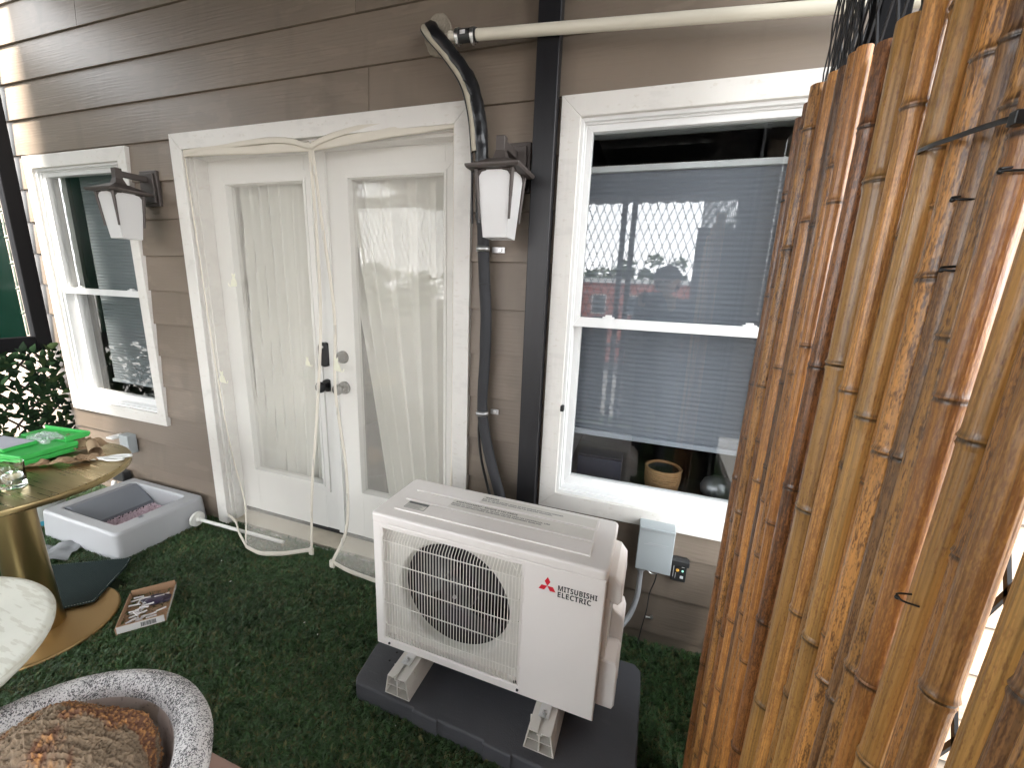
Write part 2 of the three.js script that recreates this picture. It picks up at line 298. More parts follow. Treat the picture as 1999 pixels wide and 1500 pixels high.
shade(WR.x0 + 0.075, WR.x1 - 0.075, 1.905, 0.875, -0.125, 'grey pleated shade hung partway down behind the right window', [0.145, 0.153, 0.175]);
shade(-3.43, WL.x1 - 0.075, 2.03, 0.765, -0.125, 'grey pleated shade lowered behind the narrow window by the green panel', [0.15, 0.17, 0.185]);
tag(obj('shade_headrail', bx(WR.x0 + 0.075, WR.x1 - 0.075, 2.03, 2.07, -0.15, -0.1, 0.004), mat([0.3, 0.31, 0.31], { roughness: 0.5 })), 'pale shade headrail across the top of the right window', 'shade rail');
{
  const mk = (x, y0, y1, label) => { const t = thing('sheer_curtain', label, 'curtain', [0, 0, 0]); return t; };
  const curt = (edgeL, edgeR, y0, y1, z, seed, label, folds) => {
    const nx = 90, ny = 24, p = [], idx = [], r = rng(seed), ph = Array.from({ length: 6 }, () => r() * 6.28);
    for (let j = 0; j <= ny; j++) for (let i = 0; i <= nx; i++) {
      const v = j / ny, y = lerp(y0, y1, v), a = lerp(edgeL[0], edgeL[1], 1 - v), b = lerp(edgeR[0], edgeR[1], 1 - v), u = i / nx;
      const q = u * folds + 0.5 * Math.sin(u * 5 + ph[0]) + 0.25 * Math.sin(v * 2.5 + u * 4 + ph[1]);
      p.push(lerp(a, b, u) + 0.008 * Math.sin(q * 6.28 + 1), y, z + 0.034 * Math.sin(q * 6.28) + 0.012 * Math.sin(q * 13.1 + ph[2]) + 0.015 * Math.sin(v * 3 + u * 6 + ph[3]));
    }
    for (let j = 0; j < ny; j++) for (let i = 0; i < nx; i++) { const k = j * (nx + 1) + i; idx.push(k, k + 1, k + nx + 1, k + 1, k + nx + 2, k + nx + 1); }
    const g = new THREE.BufferGeometry(); g.setAttribute('position', new THREE.Float32BufferAttribute(p, 3)); g.setIndex(idx); g.computeVertexNormals();
    const m = obj('sheer_curtain', clean(g), mat([0.90, 0.895, 0.85], { roughness: 0.9, transmission: 0.15, thickness: 0 }), scene, { raw: true }); tag(m, label, 'curtain');
  };
  curt([-2.36, -2.30], [-1.58, -1.70], 0.1, 2.03, -0.165, 3, 'pale green sheer curtain behind the left door glass', 9);
  curt([-1.50, -1.25], [-0.86, -0.86], 0.1, 2.03, -0.165, 8, 'pale green sheer curtain behind the right door glass, its edge pulled aside', 7);
}
// things on the sill of the right window
{
  const b = thing('woven_basket', 'woven straw basket pot standing inside the right window', 'basket', [0.115, 0.60, -0.235]), n = 11;
  obj('inner_pot', lathe([[0.001, 0.02], [0.058, 0.02], [0.066, 0.105], [0.062, 0.105], [0.052, 0.085], [0.001, 0.085]], 32), M.dark, b);
  const rs = []; for (let i = 0; i < n; i++) rs.push(new THREE.TorusGeometry(0.062 + 0.01 * Math.sin(i / (n - 1) * 2.2) + (i === n - 1 ? 0.004 : 0), 0.0062, 7, 40).rotateX(PI / 2).translate(0, 0.006 + i * 0.0105, 0));
  for (const g of rs) obj('coil', g, mat([0.24, 0.13, 0.055], { roughness: 0.85, bumpMap: grainBump, bumpScale: 0.002 }), b);
  obj('shelf', bx(WR.x0 + 0.06, WR.x1 - 0.06, 0.575, 0.598, -0.42, -0.161), mat([0.06, 0.055, 0.05], { roughness: 0.4 }), house, { label: 'dark shelf inside the right window' });
  const s = thing('silver_ornament', 'dull silver rounded ornament inside the right window beside the basket', 'ornament', [0.345, 0.6, -0.24]);
  obj('body', [lathe([[0.001, 0], [0.04, 0.004], [0.062, 0.03], [0.066, 0.055], [0.055, 0.085], [0.03, 0.102], [0.001, 0.106]], 32).scale(1.1, 1, 0.9)], mat([0.3, 0.3, 0.31], { roughness: 0.35, metalness: 0.7 }), s);
  const bb = thing('dark_box', 'dark navy cardboard box inside the right window at its lower left', 'box', [-0.165, 0.598, -0.27]);
  obj('carton', bx(-0.10, 0.10, 0, 0.115, -0.06, 0.06, 0.003), mat([0.012, 0.013, 0.03], { roughness: 0.45 }), bb);
  obj('flap', bx(-0.10, 0.10, 0.1155, 0.118, -0.06, 0.05, 0.001).rotateX(-0.03), mat([0.02, 0.022, 0.045], { roughness: 0.45 }), bb);
  const pl = thing('window_vent', 'grey slatted vent unit inside the narrow window at its foot', 'vent', [-3.02, 0.61, -0.2]);
  obj('vent_body', bx(-0.2, 0.2, 0, 0.055, -0.09, 0.06, 0.006), mat([0.16, 0.17, 0.18], { roughness: 0.5 }), pl);
  for (let i = 0; i < 9; i++) obj('slat', bx(-0.17 + i * 0.04, -0.15 + i * 0.04, 0.056, 0.066, -0.07, 0.05, 0.002), mat([0.3, 0.31, 0.32], { roughness: 0.5 }), pl);
}
// ---------------------------------------------------------------- patio enclosure
// diamond mesh in a local x,y plane of w by h
function diamonds(w, h, dw, dh, r = 0.002, seed = 1) {
  const q = [], nx = Math.ceil(w / dw), ny = Math.ceil(h / dh);
  const strand = (x0, y0, x1, y1) => { const L = Math.hypot(x1 - x0, y1 - y0); q.push(new THREE.BoxGeometry(r * 2, L, r * 1.4).rotateZ(-Math.atan2(x1 - x0, y1 - y0)).translate((x0 + x1) / 2, (y0 + y1) / 2, 0)); };
  for (let i = 0; i < nx; i++) for (let j = 0; j < ny; j++) {
    const x = i * dw, y = j * dh; strand(x, y + dh / 2, x + dw / 2, y + dh); strand(x + dw / 2, y, x + dw, y + dh / 2); strand(x + dw / 2, y + dh, x + dw, y + dh / 2); strand(x, y + dh / 2, x + dw / 2, y);
  }
  return merge(q);
}
const cage = thing('patio_enclosure', 'black steel patio frame with diamond mesh under a corrugated roof', 'patio enclosure');
{
  obj('wall_post', bx(-0.473, -0.393, -0.0, 3.0, 0.021, 0.066, 0.004), M.black, cage, { label: 'black post standing against the siding between lantern and right window' });
  for (const x of [-3.55, -2.0, -0.36, -0.27, 0.62]) obj('front_post', bx(x - 0.025, x + 0.025, 0, 2.75, 2.575, 2.625, 0.003), M.black, cage);
  obj('front_beam', bx(-3.7, 0.66, 2.62, 2.755, 2.56, 2.64, 0.003), M.black, cage);
  obj('front_rail', bx(-3.7, 0.66, 2.34, 2.46, 2.575, 2.625, 0.003), M.black, cage);
  obj('front_rail', bx(-3.7, 0.66, 0.02, 0.08, 2.575, 2.625, 0.003), M.black, cage);
  obj('front_rail', bx(-3.7, 0.66, 0.92, 0.96, 2.575, 2.625, 0.003), M.black, cage);
  for (let k = 0; k < 24; k++) { const x0 = -3.66 + k * 0.18; if (k < 15 || k === 18) continue; obj('privacy_board', bx(x0, x0 + 0.174 - (k % 5 === 2 ? 0.008 : 0), 0.1, 1.17 + 0.03 * ((k * 7) % 3), 2.64, 2.652, 0.002), M.sheath, cage); }
  for (let k = 0; k < 8; k++) obj('privacy_board', bx(0.3 + k * 0.15, 0.446 + k * 0.15, 0.1, k > 1 ? 3.3 : 2.08 + 0.03 * k, 2.656, 2.668, 0.002), M.sheath, cage);
  obj('side_sheet', bx(0.408, 0.414, 0.0, 0.46, 0.05, 0.56), M.blackDull, cage);
  obj('mesh_panel', diamonds(4.2, 2.62, 0.07, 0.17, 0.0034).translate(-3.6, 0.04, 2.6), M.mesh, cage);
  obj('side_post', bx(0.335, 0.385, 0, 2.9, 0.50, 0.55, 0.003), M.blackDull, cage);
  obj('side_rail', bx(0.335, 0.385, 2.62, 2.67, 0.1, 2.6, 0.003), M.black, cage);
  obj('mesh_panel', diamonds(2.25, 2.6, 0.07, 0.17, 0.0024).rotateY(-PI / 2).translate(0.325, 0.02, 0.36), M.mesh, cage);
  obj('roll_mesh', merge([0, 1, 2].map((k) => diamonds(0.16, 2.6, 0.028, 0.1, 0.0017).rotateY(-PI / 2 + 0.12 * k).translate(0.31 + 0.012 * k, 0.02 + k * 0.03, 0.36))), M.mesh, cage);
  const p = [], n = 120, g = new THREE.BufferGeometry(), L = -3.53, R = 0.9, idx = [];
  for (let i = 0; i <= n; i++) { const x = lerp(L, R, i / n), y = 0.012 * Math.sin(i / n * 2 * PI * 26); p.push(x, 3.02 + y, -0.0, x, 2.62 + y, 4.3); if (i < n) idx.push(i * 2, i * 2 + 1, i * 2 + 2, i * 2 + 1, i * 2 + 3, i * 2 + 2); }
  const p2 = p.map((v, i) => (i % 3 === 1 ? v + 0.002 : v)), nn = p.length / 3;
  g.setAttribute('position', new THREE.Float32BufferAttribute([...p, ...p2], 3)); g.setIndex([...idx, ...idx.map((k) => k + nn)]); g.computeVertexNormals();
  obj('roof_sheet', g, mat([0.03, 0.03, 0.03], { roughness: 0.55, metalness: 0.2 }), cage);
  for (const z of [0.9, 1.8, 3.4]) obj('rafter', bx(L, R, 3.0 - z * 0.093 - 0.09, 3.0 - z * 0.093, z - 0.03, z + 0.03, 0.003), M.black, cage);
}
// green panel on the left side
{
  const t = thing('privacy_sheet', 'dark green sheet in a black frame at the left edge, above the leafy lattice', 'screen panel', [-3.735, 0, 0]);
  obj('frame_post', bx(-0.03, 0.03, 0.96, 3.0, 0.03, 0.105, 0.004), M.blackDull, t);
  obj('frame_rail', bx(-0.03, 0.03, 0.96, 1.05, 0.105, 2.6, 0.004), M.blackDull, t);
  obj('frame_post', bx(-0.03, 0.03, 0.96, 3.0, 2.6, 2.66, 0.004), M.black, t);
  obj('sheet', bx(-0.006, 0.0, 1.05, 2.75, 0.13, 2.6), mat([0.008, 0.05, 0.032], { roughness: 0.12, transmission: 0.35, thickness: 0 }), t);
  const cord = []; for (let i = 0; i < 13; i++) { const y = 1.06 + i * 0.15; cord.push(tube([[0.004, y, 0.124], [0.012, y + 0.06, 0.127], [0.004, y + 0.12, 0.124]], 0.005, 8, 6)); cord.push(new THREE.SphereGeometry(0.009, 8, 6).translate(0.006, y + 0.135, 0.128)); }
  obj('edge_cord', cord, mat([0.16, 0.2, 0.16], { roughness: 0.6 }), t, { label: 'pale cord lacing the sheet to its post' });
}
{
  const t = thing('leaf_lattice', 'brown willow lattice covered in artificial dark leaves below the green panel', 'lattice', [-3.725, 0.0, 0]), r = rng(41);
  const sm = mat([0.03, 0.014, 0.011], { roughness: 0.7 }), H = 0.955, D = 2.5, st = 0.095;
  let cnt = 0;
  for (const s of [1, -1]) for (let k = -14; k < 30; k++) {
    const c = k * st * 1.35, pts = [];   // z = c + s*(y)
    let ya = 0.02, yb = H; const za = (y) => c + s * (y - 0.5) * 0.85;
    const cl = (y) => clamp(y, 0.02, H); const yz = (z) => 0.5 + (z - c) / (s * 0.85);
    let lo = Math.max(0.02, Math.min(yz(0.03), yz(D))), hi = Math.min(H, Math.max(yz(0.03), yz(D)));
    if (hi - lo < 0.03) continue;
    const A = V(0.006 * s, lo, za(lo)), B = V(0.006 * s, hi, za(hi)), d = B.clone().sub(A), g = new THREE.BoxGeometry(0.008, d.length(), 0.011);
    g.applyQuaternion(new THREE.Quaternion().setFromUnitVectors(V(0, 1, 0), d.normalize())); g.translate((A.x + B.x) / 2, (A.y + B.y) / 2, (A.z + B.z) / 2); obj('slat', g, sm, t); cnt++;
  }
  const leafG = (() => { const g = new THREE.BufferGeometry(), p = [[0, 0, 0], [0.006, 0.011, 0.012], [0.008, 0, 0.014], [0.006, -0.011, 0.012], [0.004, 0.013, 0.028], [0.009, 0, 0.03], [0.004, -0.013, 0.028], [-0.004, 0, 0.056]]; g.setAttribute('position', new THREE.Float32BufferAttribute(p.flat(), 3)); g.setIndex([0, 2, 1, 0, 3, 2, 1, 2, 5, 1, 5, 4, 2, 3, 6, 2, 6, 5, 4, 5, 7, 5, 6, 7]); g.computeVertexNormals(); return clean(g); })();
  const lm = [[0.010, 0.024, 0.010], [0.006, 0.013, 0.007], [0.022, 0.036, 0.013]].map((c) => mat(c, { roughness: 0.9, specularIntensity: 0.2 })), rest = [];
  for (let i = 0; i < 1250; i++) {
    const near = i < 300, cy = 0.25 + r() * 0.72, cz = near ? (r() < 0.5 ? r() * 0.2 : r() * 0.55) : i < 600 ? 0.02 + r() * 0.55 : 0.5 + r() * 2;
    const g = leafG.clone(); const s = 0.75 + r() * 0.75; g.scale(s, s, s); g.rotateZ((r() - 0.5) * 1.8); g.rotateX(r() * 6.28); g.rotateY((r() - 0.5) * 1.5); g.translate(0.014 + r() * 0.03, cy, near && cz < 0.04 ? cz - 0.005 : cz);
    if (near) obj('leaf', g, lm[i % 3], t); else rest.push(g);
  }
  obj('leaves', rest, lm[0], t, { kind: 'stuff' });
}
// ---------------------------------------------------------------- wall lanterns
function lantern(x, label) {
  const t = thing('wall_lantern', label, 'wall lamp', [x, 0, 0], 0, 'wall lanterns beside the double door');
  obj('back_plate', [bx(-0.063, 0.063, 1.812, 1.985, 0.012, 0.03, 0.004), bx(-0.05, 0.05, 1.827, 1.97, 0.03, 0.042, 0.004)], M.bronze, t);
  obj('arm', [bx(-0.014, 0.014, 1.925, 1.952, 0.03, 0.155, 0.003), bx(-0.016, 0.016, 1.915, 1.962, 0.15, 0.18, 0.003)], M.bronze, t);
  const cz = 0.165;
  const pyr = (h0, r0, h1, r1) => { const g = new THREE.CylinderGeometry(r1 * Math.SQRT2, r0 * Math.SQRT2, h1 - h0, 4, 1); g.rotateY(PI / 4); const q = g.toNonIndexed(); q.computeVertexNormals(); return clean(q).translate(0, (h0 + h1) / 2, cz); };
  obj('cap', [pyr(1.846, 0.090, 1.852, 0.094), pyr(1.852, 0.094, 1.858, 0.094), pyr(1.858, 0.088, 1.888, 0.03), pyr(1.888, 0.024, 1.918, 0.014)], M.bronze, t);
  const gl = new THREE.CylinderGeometry(0.062 * Math.SQRT2, 0.044 * Math.SQRT2, 0.212, 4, 1); gl.rotateY(PI / 4); const q = gl.toNonIndexed(); q.computeVertexNormals();
  obj('shade', q.translate(0, 1.738, cz), M.opal, t);
  for (const [a, b] of [[1, 1], [-1, 1], [1, -1], [-1, -1]]) {
    const top = V(a * 0.064, 1.845, cz + b * 0.064), mid = V(a * 0.0585, 1.76, cz + b * 0.0585), bot = V(a * 0.0535, 1.69, cz + b * 0.0535);
    obj('prong', [cyl(top, mid, 0.008, 0.006, 8), cyl(mid, bot, 0.0055, 0.0045, 8), cyl(V(a * 0.064, 1.838, cz + b * 0.064), V(a * 0.03, 1.845, cz + b * 0.064), 0.004, 0.004, 6), cyl(V(a * 0.064, 1.838, cz + b * 0.064), V(a * 0.064, 1.845, cz + b * 0.03), 0.004, 0.004, 6), cyl(V(a * 0.063, 1.82, cz + b * 0.063), V(a * 0.045, 1.844, cz + b * 0.063), 0.0035, 0.0035, 6), cyl(V(a * 0.063, 1.82, cz + b * 0.063), V(a * 0.063, 1.844, cz + b * 0.045), 0.0035, 0.0035, 6)], M.bronze, t);
  }
}
lantern(-0.55, 'bronze lantern with white glass between the door casing and the black post');
lantern(-2.56, 'bronze lantern with white glass beside the narrow window, left of the door');

// ---------------------------------------------------------------- pipe and line set
{
  const t = thing('drain_pipe', 'cream plastic pipe running across the wall above the right window', 'pipe'), a = V(-0.79, 2.323, 0.085), b = V(1.3, 2.18, 0.085), d = b.clone().sub(a);
  obj('pipe', [cyl(a, b, 0.0175, 0.0175, 24)], M.pvc, t);
  obj('elbow', tube([[-0.872, 2.36, 0.0], [-0.862, 2.35, 0.025], [-0.83, 2.332, 0.06], [-0.76, 2.321, 0.085]], 0.0155, 20, 14), M.pvc, t);
  const at = (k) => a.clone().addScaledVector(d, k);
  obj('coupling', cyl(at(0.012), at(0.05), 0.021, 0.021, 24), mat([0.03, 0.03, 0.03], { roughness: 0.5 }), t);
  for (const k of [0.013, 0.041]) { obj('hose_clamp', cyl(at(k), at(k + 0.006), 0.0235, 0.0235, 24), M.steel, t); const s = at(k + 0.003); obj('clamp_screw', [cyl(V(s.x, s.y - 0.028, s.z + 0.012), V(s.x, s.y - 0.018, s.z + 0.02), 0.005, 0.005, 8), bx(s.x - 0.004, s.x + 0.004, s.y - 0.03, s.y - 0.018, s.z - 0.004, s.z + 0.014, 0.001)], M.steel, t); }
  obj('clamp_label', bx(at(0.028).x - 0.01, at(0.028).x + 0.01, at(0.028).y - 0.004, at(0.028).y + 0.008, 0.104, 0.107, 0.001), mat([0.6, 0.6, 0.6]), t);
}
{
  const t = thing('line_set', 'black insulated pipe bundle running down the wall to the outdoor unit', 'pipe bundle');
  const up = [[-0.885, 2.372, -0.02], [-0.872, 2.364, 0.07], [-0.84, 2.326, 0.096], [-0.778, 2.262, 0.082], [-0.716, 2.178, 0.066], [-0.686, 2.087, 0.062], [-0.668, 1.949, 0.062], [-0.663, 1.77, 0.06], [-0.660, 1.70, 0.06]];
  const low = [[-0.66, 1.72, 0.058], [-0.654, 1.582, 0.056], [-0.645, 1.45, 0.056], [-0.637, 1.344, 0.055], [-0.64, 1.133, 0.055], [-0.643, 0.955, 0.055], [-0.609, 0.775, 0.06], [-0.543, 0.582, 0.075], [-0.48, 0.43, 0.12], [-0.36, 0.36, 0.17], [-0.2, 0.33, 0.19]];
  const rough = (pts, r, amp, f, seed, n = 140) => { const g = tube(pts, r, n, 16), c = new THREE.CatmullRomCurve3(pts.map((p) => V(...p))), p = g.attributes.position, cs = c.getSpacedPoints(300); for (let i = 0; i < p.count; i++) { const v = V().fromBufferAttribute(p, i); let bd = 9, bi = 0; cs.forEach((q, k) => { const d = q.distanceToSquared(v); if (d < bd) { bd = d; bi = k; } }); const ang = Math.atan2(v.z - cs[bi].z, v.x - cs[bi].x), k = 1 + amp * (pn(bi * f, ang * 1.6 + 20, 512, 512, seed) - 0.5); v.sub(cs[bi]).multiplyScalar(k).add(cs[bi]); p.setXYZ(i, v.x, v.y, v.z); } g.computeVertexNormals(); return toCreasedNormals(g, 1.2); };
  obj('taped_tube', rough(up, 0.026, 0.2, 0.12, 4), M.tape, t, { label: 'glossy black taped upper length' });
  obj('foam_tube', rough(low, 0.0225, 0.14, 0.06, 6, 160), M.foam, t, { label: 'matt black foam lower length' });
  const off = (pts, dx, dz) => pts.map(([x, y, z]) => [x + dx, y, z + dz]);
  obj('beige_tube', tube(off(up.slice(0, 7), -0.021, 0.013), 0.0125, 60, 10), M.beige, t, { label: 'beige tube beside the black one' });
  obj('cable', tube(off(up, -0.038, 0.008), 0.0042, 80, 8), M.tape, t);
  obj('cable', tube([[-0.652, 0.93, 0.06], [-0.655, 0.86, 0.062], [-0.637, 0.74, 0.07], [-0.6, 0.62, 0.08], [-0.54, 0.5, 0.12]], 0.0062, 40, 8), M.tape, t);
  for (const [x, y] of [[-0.776, 2.262], [-0.712, 2.166]]) obj('cable_tie', new THREE.TorusGeometry(0.034, 0.0022, 6, 24).rotateX(PI / 2).rotateZ(-0.75).translate(x - 0.006, y, 0.064), M.tape, t);
  obj('cable_tie', new THREE.TorusGeometry(0.0225, 0.0024, 6, 24).rotateX(PI / 2).translate(-0.647, 1.475, 0.056), M.tape, t);
  for (const [y, x, w] of [[1.607, -0.656, 0.078], [0.943, -0.643, 0.06]]) { obj('strap', [new THREE.TorusGeometry(0.026, 0.0018, 4, 20, PI).rotateX(PI / 2).scale(1, 6, 1).translate(x, y, 0.055), bx(x + 0.024, x + w, y - 0.011, y + 0.011, 0.02, 0.0225, 0.0008)], mat([0.5, 0.5, 0.5], { roughness: 0.4, metalness: 0.8 }), t); obj('strap_screw', cyl(V(x + w - 0.018, y, 0.022), V(x + w - 0.018, y, 0.028), 0.007, 0.005, 10), M.steel, t); }
}
// ---------------------------------------------------------------- mesh screen curtain on the door
{
  const t = thing('magnetic_mesh_curtain', 'cream mesh screen curtain hanging over the double door, parted in the middle', 'mesh curtain');
  const net = mat([0.72, 0.68, 0.61], { roughness: 1, transparent: true, opacity: 0.3 }), hem = mat([0.60, 0.555, 0.475], { roughness: 0.85, bumpMap: paintBump, bumpScale: 0.0006 });
  const sheet = (L, R, seed, nx = 26, ny = 50) => { // L and R are curves down the edges
    const a = new THREE.CatmullRomCurve3(L.map((p) => V(...p))), b = new THREE.CatmullRomCurve3(R.map((p) => V(...p))), p = [], idx = [];
    for (let j = 0; j <= ny; j++) { const A = a.getPoint(j / ny), B = b.getPoint(j / ny); for (let i = 0; i <= nx; i++) { const u = i / nx, q = A.clone().lerp(B, u), e = Math.sin(u * PI); q.z += e * (0.02 * (pn(u * 5, j * 0.03, 32, 32, seed) - 0.3) + 0.018 * Math.sin(u * 17 + seed) * smooth(0.1, 0.8, j / ny) * (1 - 0.9 * smooth(0.8, 0.98, j / ny))); if (j === ny) q.y -= e * 0.0; q.z += e * 0.05 * smooth(0.8, 1, j / ny); q.y = Math.max(q.y, 0.042); p.push(q.x, q.y, q.z); } }
    for (let j = 0; j < ny; j++) for (let i = 0; i < nx; i++) { const k = j * (nx + 1) + i; idx.push(k, k + 1, k + nx + 1, k + 1, k + nx + 2, k + nx + 1); }
    const g = new THREE.BufferGeometry(); g.setAttribute('position', new THREE.Float32BufferAttribute(p, 3)); g.setIndex(idx); g.computeVertexNormals(); return { g, row: (j) => Array.from({ length: nx + 1 }, (_, i) => p.slice((j * (nx + 1) + i) * 3, (j * (nx + 1) + i) * 3 + 3)), col: (i) => Array.from({ length: ny + 1 }, (_, j) => p.slice((j * (nx + 1) + i) * 3, (j * (nx + 1) + i) * 3 + 3)), nx, ny };
  };
  const ribbon = (pts, w, th = 0.004, flat = 'x') => { // soft hem along a path
    const g = tube(pts, 1, Math.max(30, pts.length * 2), 8), c = new THREE.CatmullRomCurve3(pts.map((p) => V(...p))), cs = c.getSpacedPoints(Math.max(30, pts.length * 2)), p = g.attributes.position; let n = 9;
    const src = new THREE.TubeGeometry(c, Math.max(30, pts.length * 2), 1, 8, false), q = src.attributes.position;
    for (let i = 0; i < q.count; i++) { const k = Math.floor(i / n), v = V().fromBufferAttribute(q, i).sub(cs[k]); if (flat === 'x') { v.x *= w / 2; v.y *= w / 2; v.z *= th; } else { v.y *= w / 2; v.x *= th; v.z *= th; } v.add(cs[k]); q.setXYZ(i, v.x, v.y, v.z); }
    src.computeVertexNormals(); return clean(src);
  };
  const Lp = sheet([[-2.285, 2.055, 0.022], [-2.27, 1.6, 0.02], [-2.235, 1.0, 0.03], [-2.17, 0.5, 0.045], [-2.04, 0.24, 0.10], [-1.955, 0.045, 0.185]], [[-1.505, 2.035, 0.022], [-1.49, 1.75, 0.028], [-1.485, 1.3, 0.04], [-1.53, 0.8, 0.06], [-1.585, 0.4, 0.07], [-1.612, 0.045, 0.078]], 2);
  const Rp = sheet([[-1.49, 2.035, 0.022], [-1.46, 1.75, 0.026], [-1.41, 1.3, 0.034], [-1.425, 0.95, 0.04], [-1.375, 0.5, 0.05], [-1.385, 0.2, 0.07], [-1.435, 0.045, 0.12]], [[-0.80, 2.075, 0.02], [-0.80, 1.6, 0.02], [-0.80, 1.1, 0.02], [-0.80, 0.6, 0.03], [-0.82, 0.2, 0.05], [-0.9, 0.05, 0.08]], 5);
  [Lp, Rp].forEach((s, k) => {
    const pn_ = obj('net_panel', s.g, net, t); 
    obj('edge_hem', ribbon(s.col(k ? 0 : s.nx), 0.018, 0.0022), hem, t); obj('edge_hem', ribbon(s.col(k ? s.nx : 0), 0.012, 0.002), hem, t); obj('bottom_hem', ribbon(s.row(s.ny), 0.026, 0.003, 'y'), hem, t);
    obj('top_hem', ribbon(s.row(0), 0.042, 0.003, 'y'), hem, t);
    const e = s.col(k ? 0 : s.nx); for (const j of [3, 10, 18, 27, 36, 44, 50]) { const q = e[j]; obj('magnet', bx(q[0] - 0.004, q[0] + 0.004, q[1] - 0.02, q[1] + 0.02, q[2] + 0.003, q[2] + 0.007, 0.001), mat([0.55, 0.52, 0.47], { roughness: 0.8 }), t); }
    const lb = e[s.ny]; obj('weight', bx(lb[0] - 0.014, lb[0] + 0.014, lb[1] - 0.03, lb[1] + 0.012, lb[2] - 0.004, lb[2] + 0.008, 0.003), hem, t);
  });
  obj('edge_hem', ribbon([[-2.27, 2.045, 0.024], [-2.19, 2.062, 0.026], [-1.9, 2.07, 0.028], [-1.7, 2.07, 0.03], [-1.56, 2.052, 0.03], [-1.50, 2.03, 0.03], [-1.44, 2.05, 0.03], [-1.25, 2.085, 0.028], [-1.0, 2.095, 0.026], [-0.8, 2.09, 0.024]], 0.026, 0.003, 'y'), hem, t);
  obj('bottom_hem', ribbon([[-2.29, 0.07, 0.025], [-2.2, 0.06, 0.05], [-2.1, 0.05, 0.11], [-1.96, 0.045, 0.18]], 0.026, 0.005, 'y'), hem, t);
  const cat = (x, y, z, s, m, flip, label) => {
    const sh = new THREE.Shape(); const P = [[-0.5, -1], [-0.62, -0.6], [-0.5, -0.1], [-0.3, 0.2], [-0.42, 0.42], [-0.42, 0.82], [-0.28, 0.68], [0.02, 0.68], [0.16, 0.82], [0.18, 0.45], [0.08, 0.2], [0.34, -0.15], [0.5, -0.6], [0.62, -0.92], [0.86, -0.9], [0.98, -0.62], [1.06, -0.64], [0.98, -0.95], [0.8, -1.08], [0.4, -1.05]];
    sh.moveTo(P[0][0], P[0][1]); sh.splineThru(P.slice(1).map((q) => new THREE.Vector2(...q))); sh.closePath();
    const g = new THREE.ExtrudeGeometry(sh, { depth: 0.06, bevelEnabled: false, curveSegments: 30 }).scale(s, s, s).rotateY(flip < 0 ? PI : 0).translate(x, y, z); obj('cat_sticker', g, m, t, { label });
  };
  const cm = mat([0.60, 0.59, 0.47], { roughness: 0.7 }), gm = mat([0.22, 0.21, 0.2], { roughness: 0.7 });
  cat(-1.372, 1.09, 0.075, 0.036, cm, 1, 'cream seated cat patch right of the parting'); cat(-2.11, 0.955, 0.088, 0.034, cm, 1, 'cream cat patch low near the left edge'); cat(-1.965, 1.455, 0.085, 0.034, cm, -1, 'cream cat patch on the left panel'); cat(-1.53, 1.09, 0.09, 0.024, cm, 1, 'small cream cat patch on the parting edge');
}
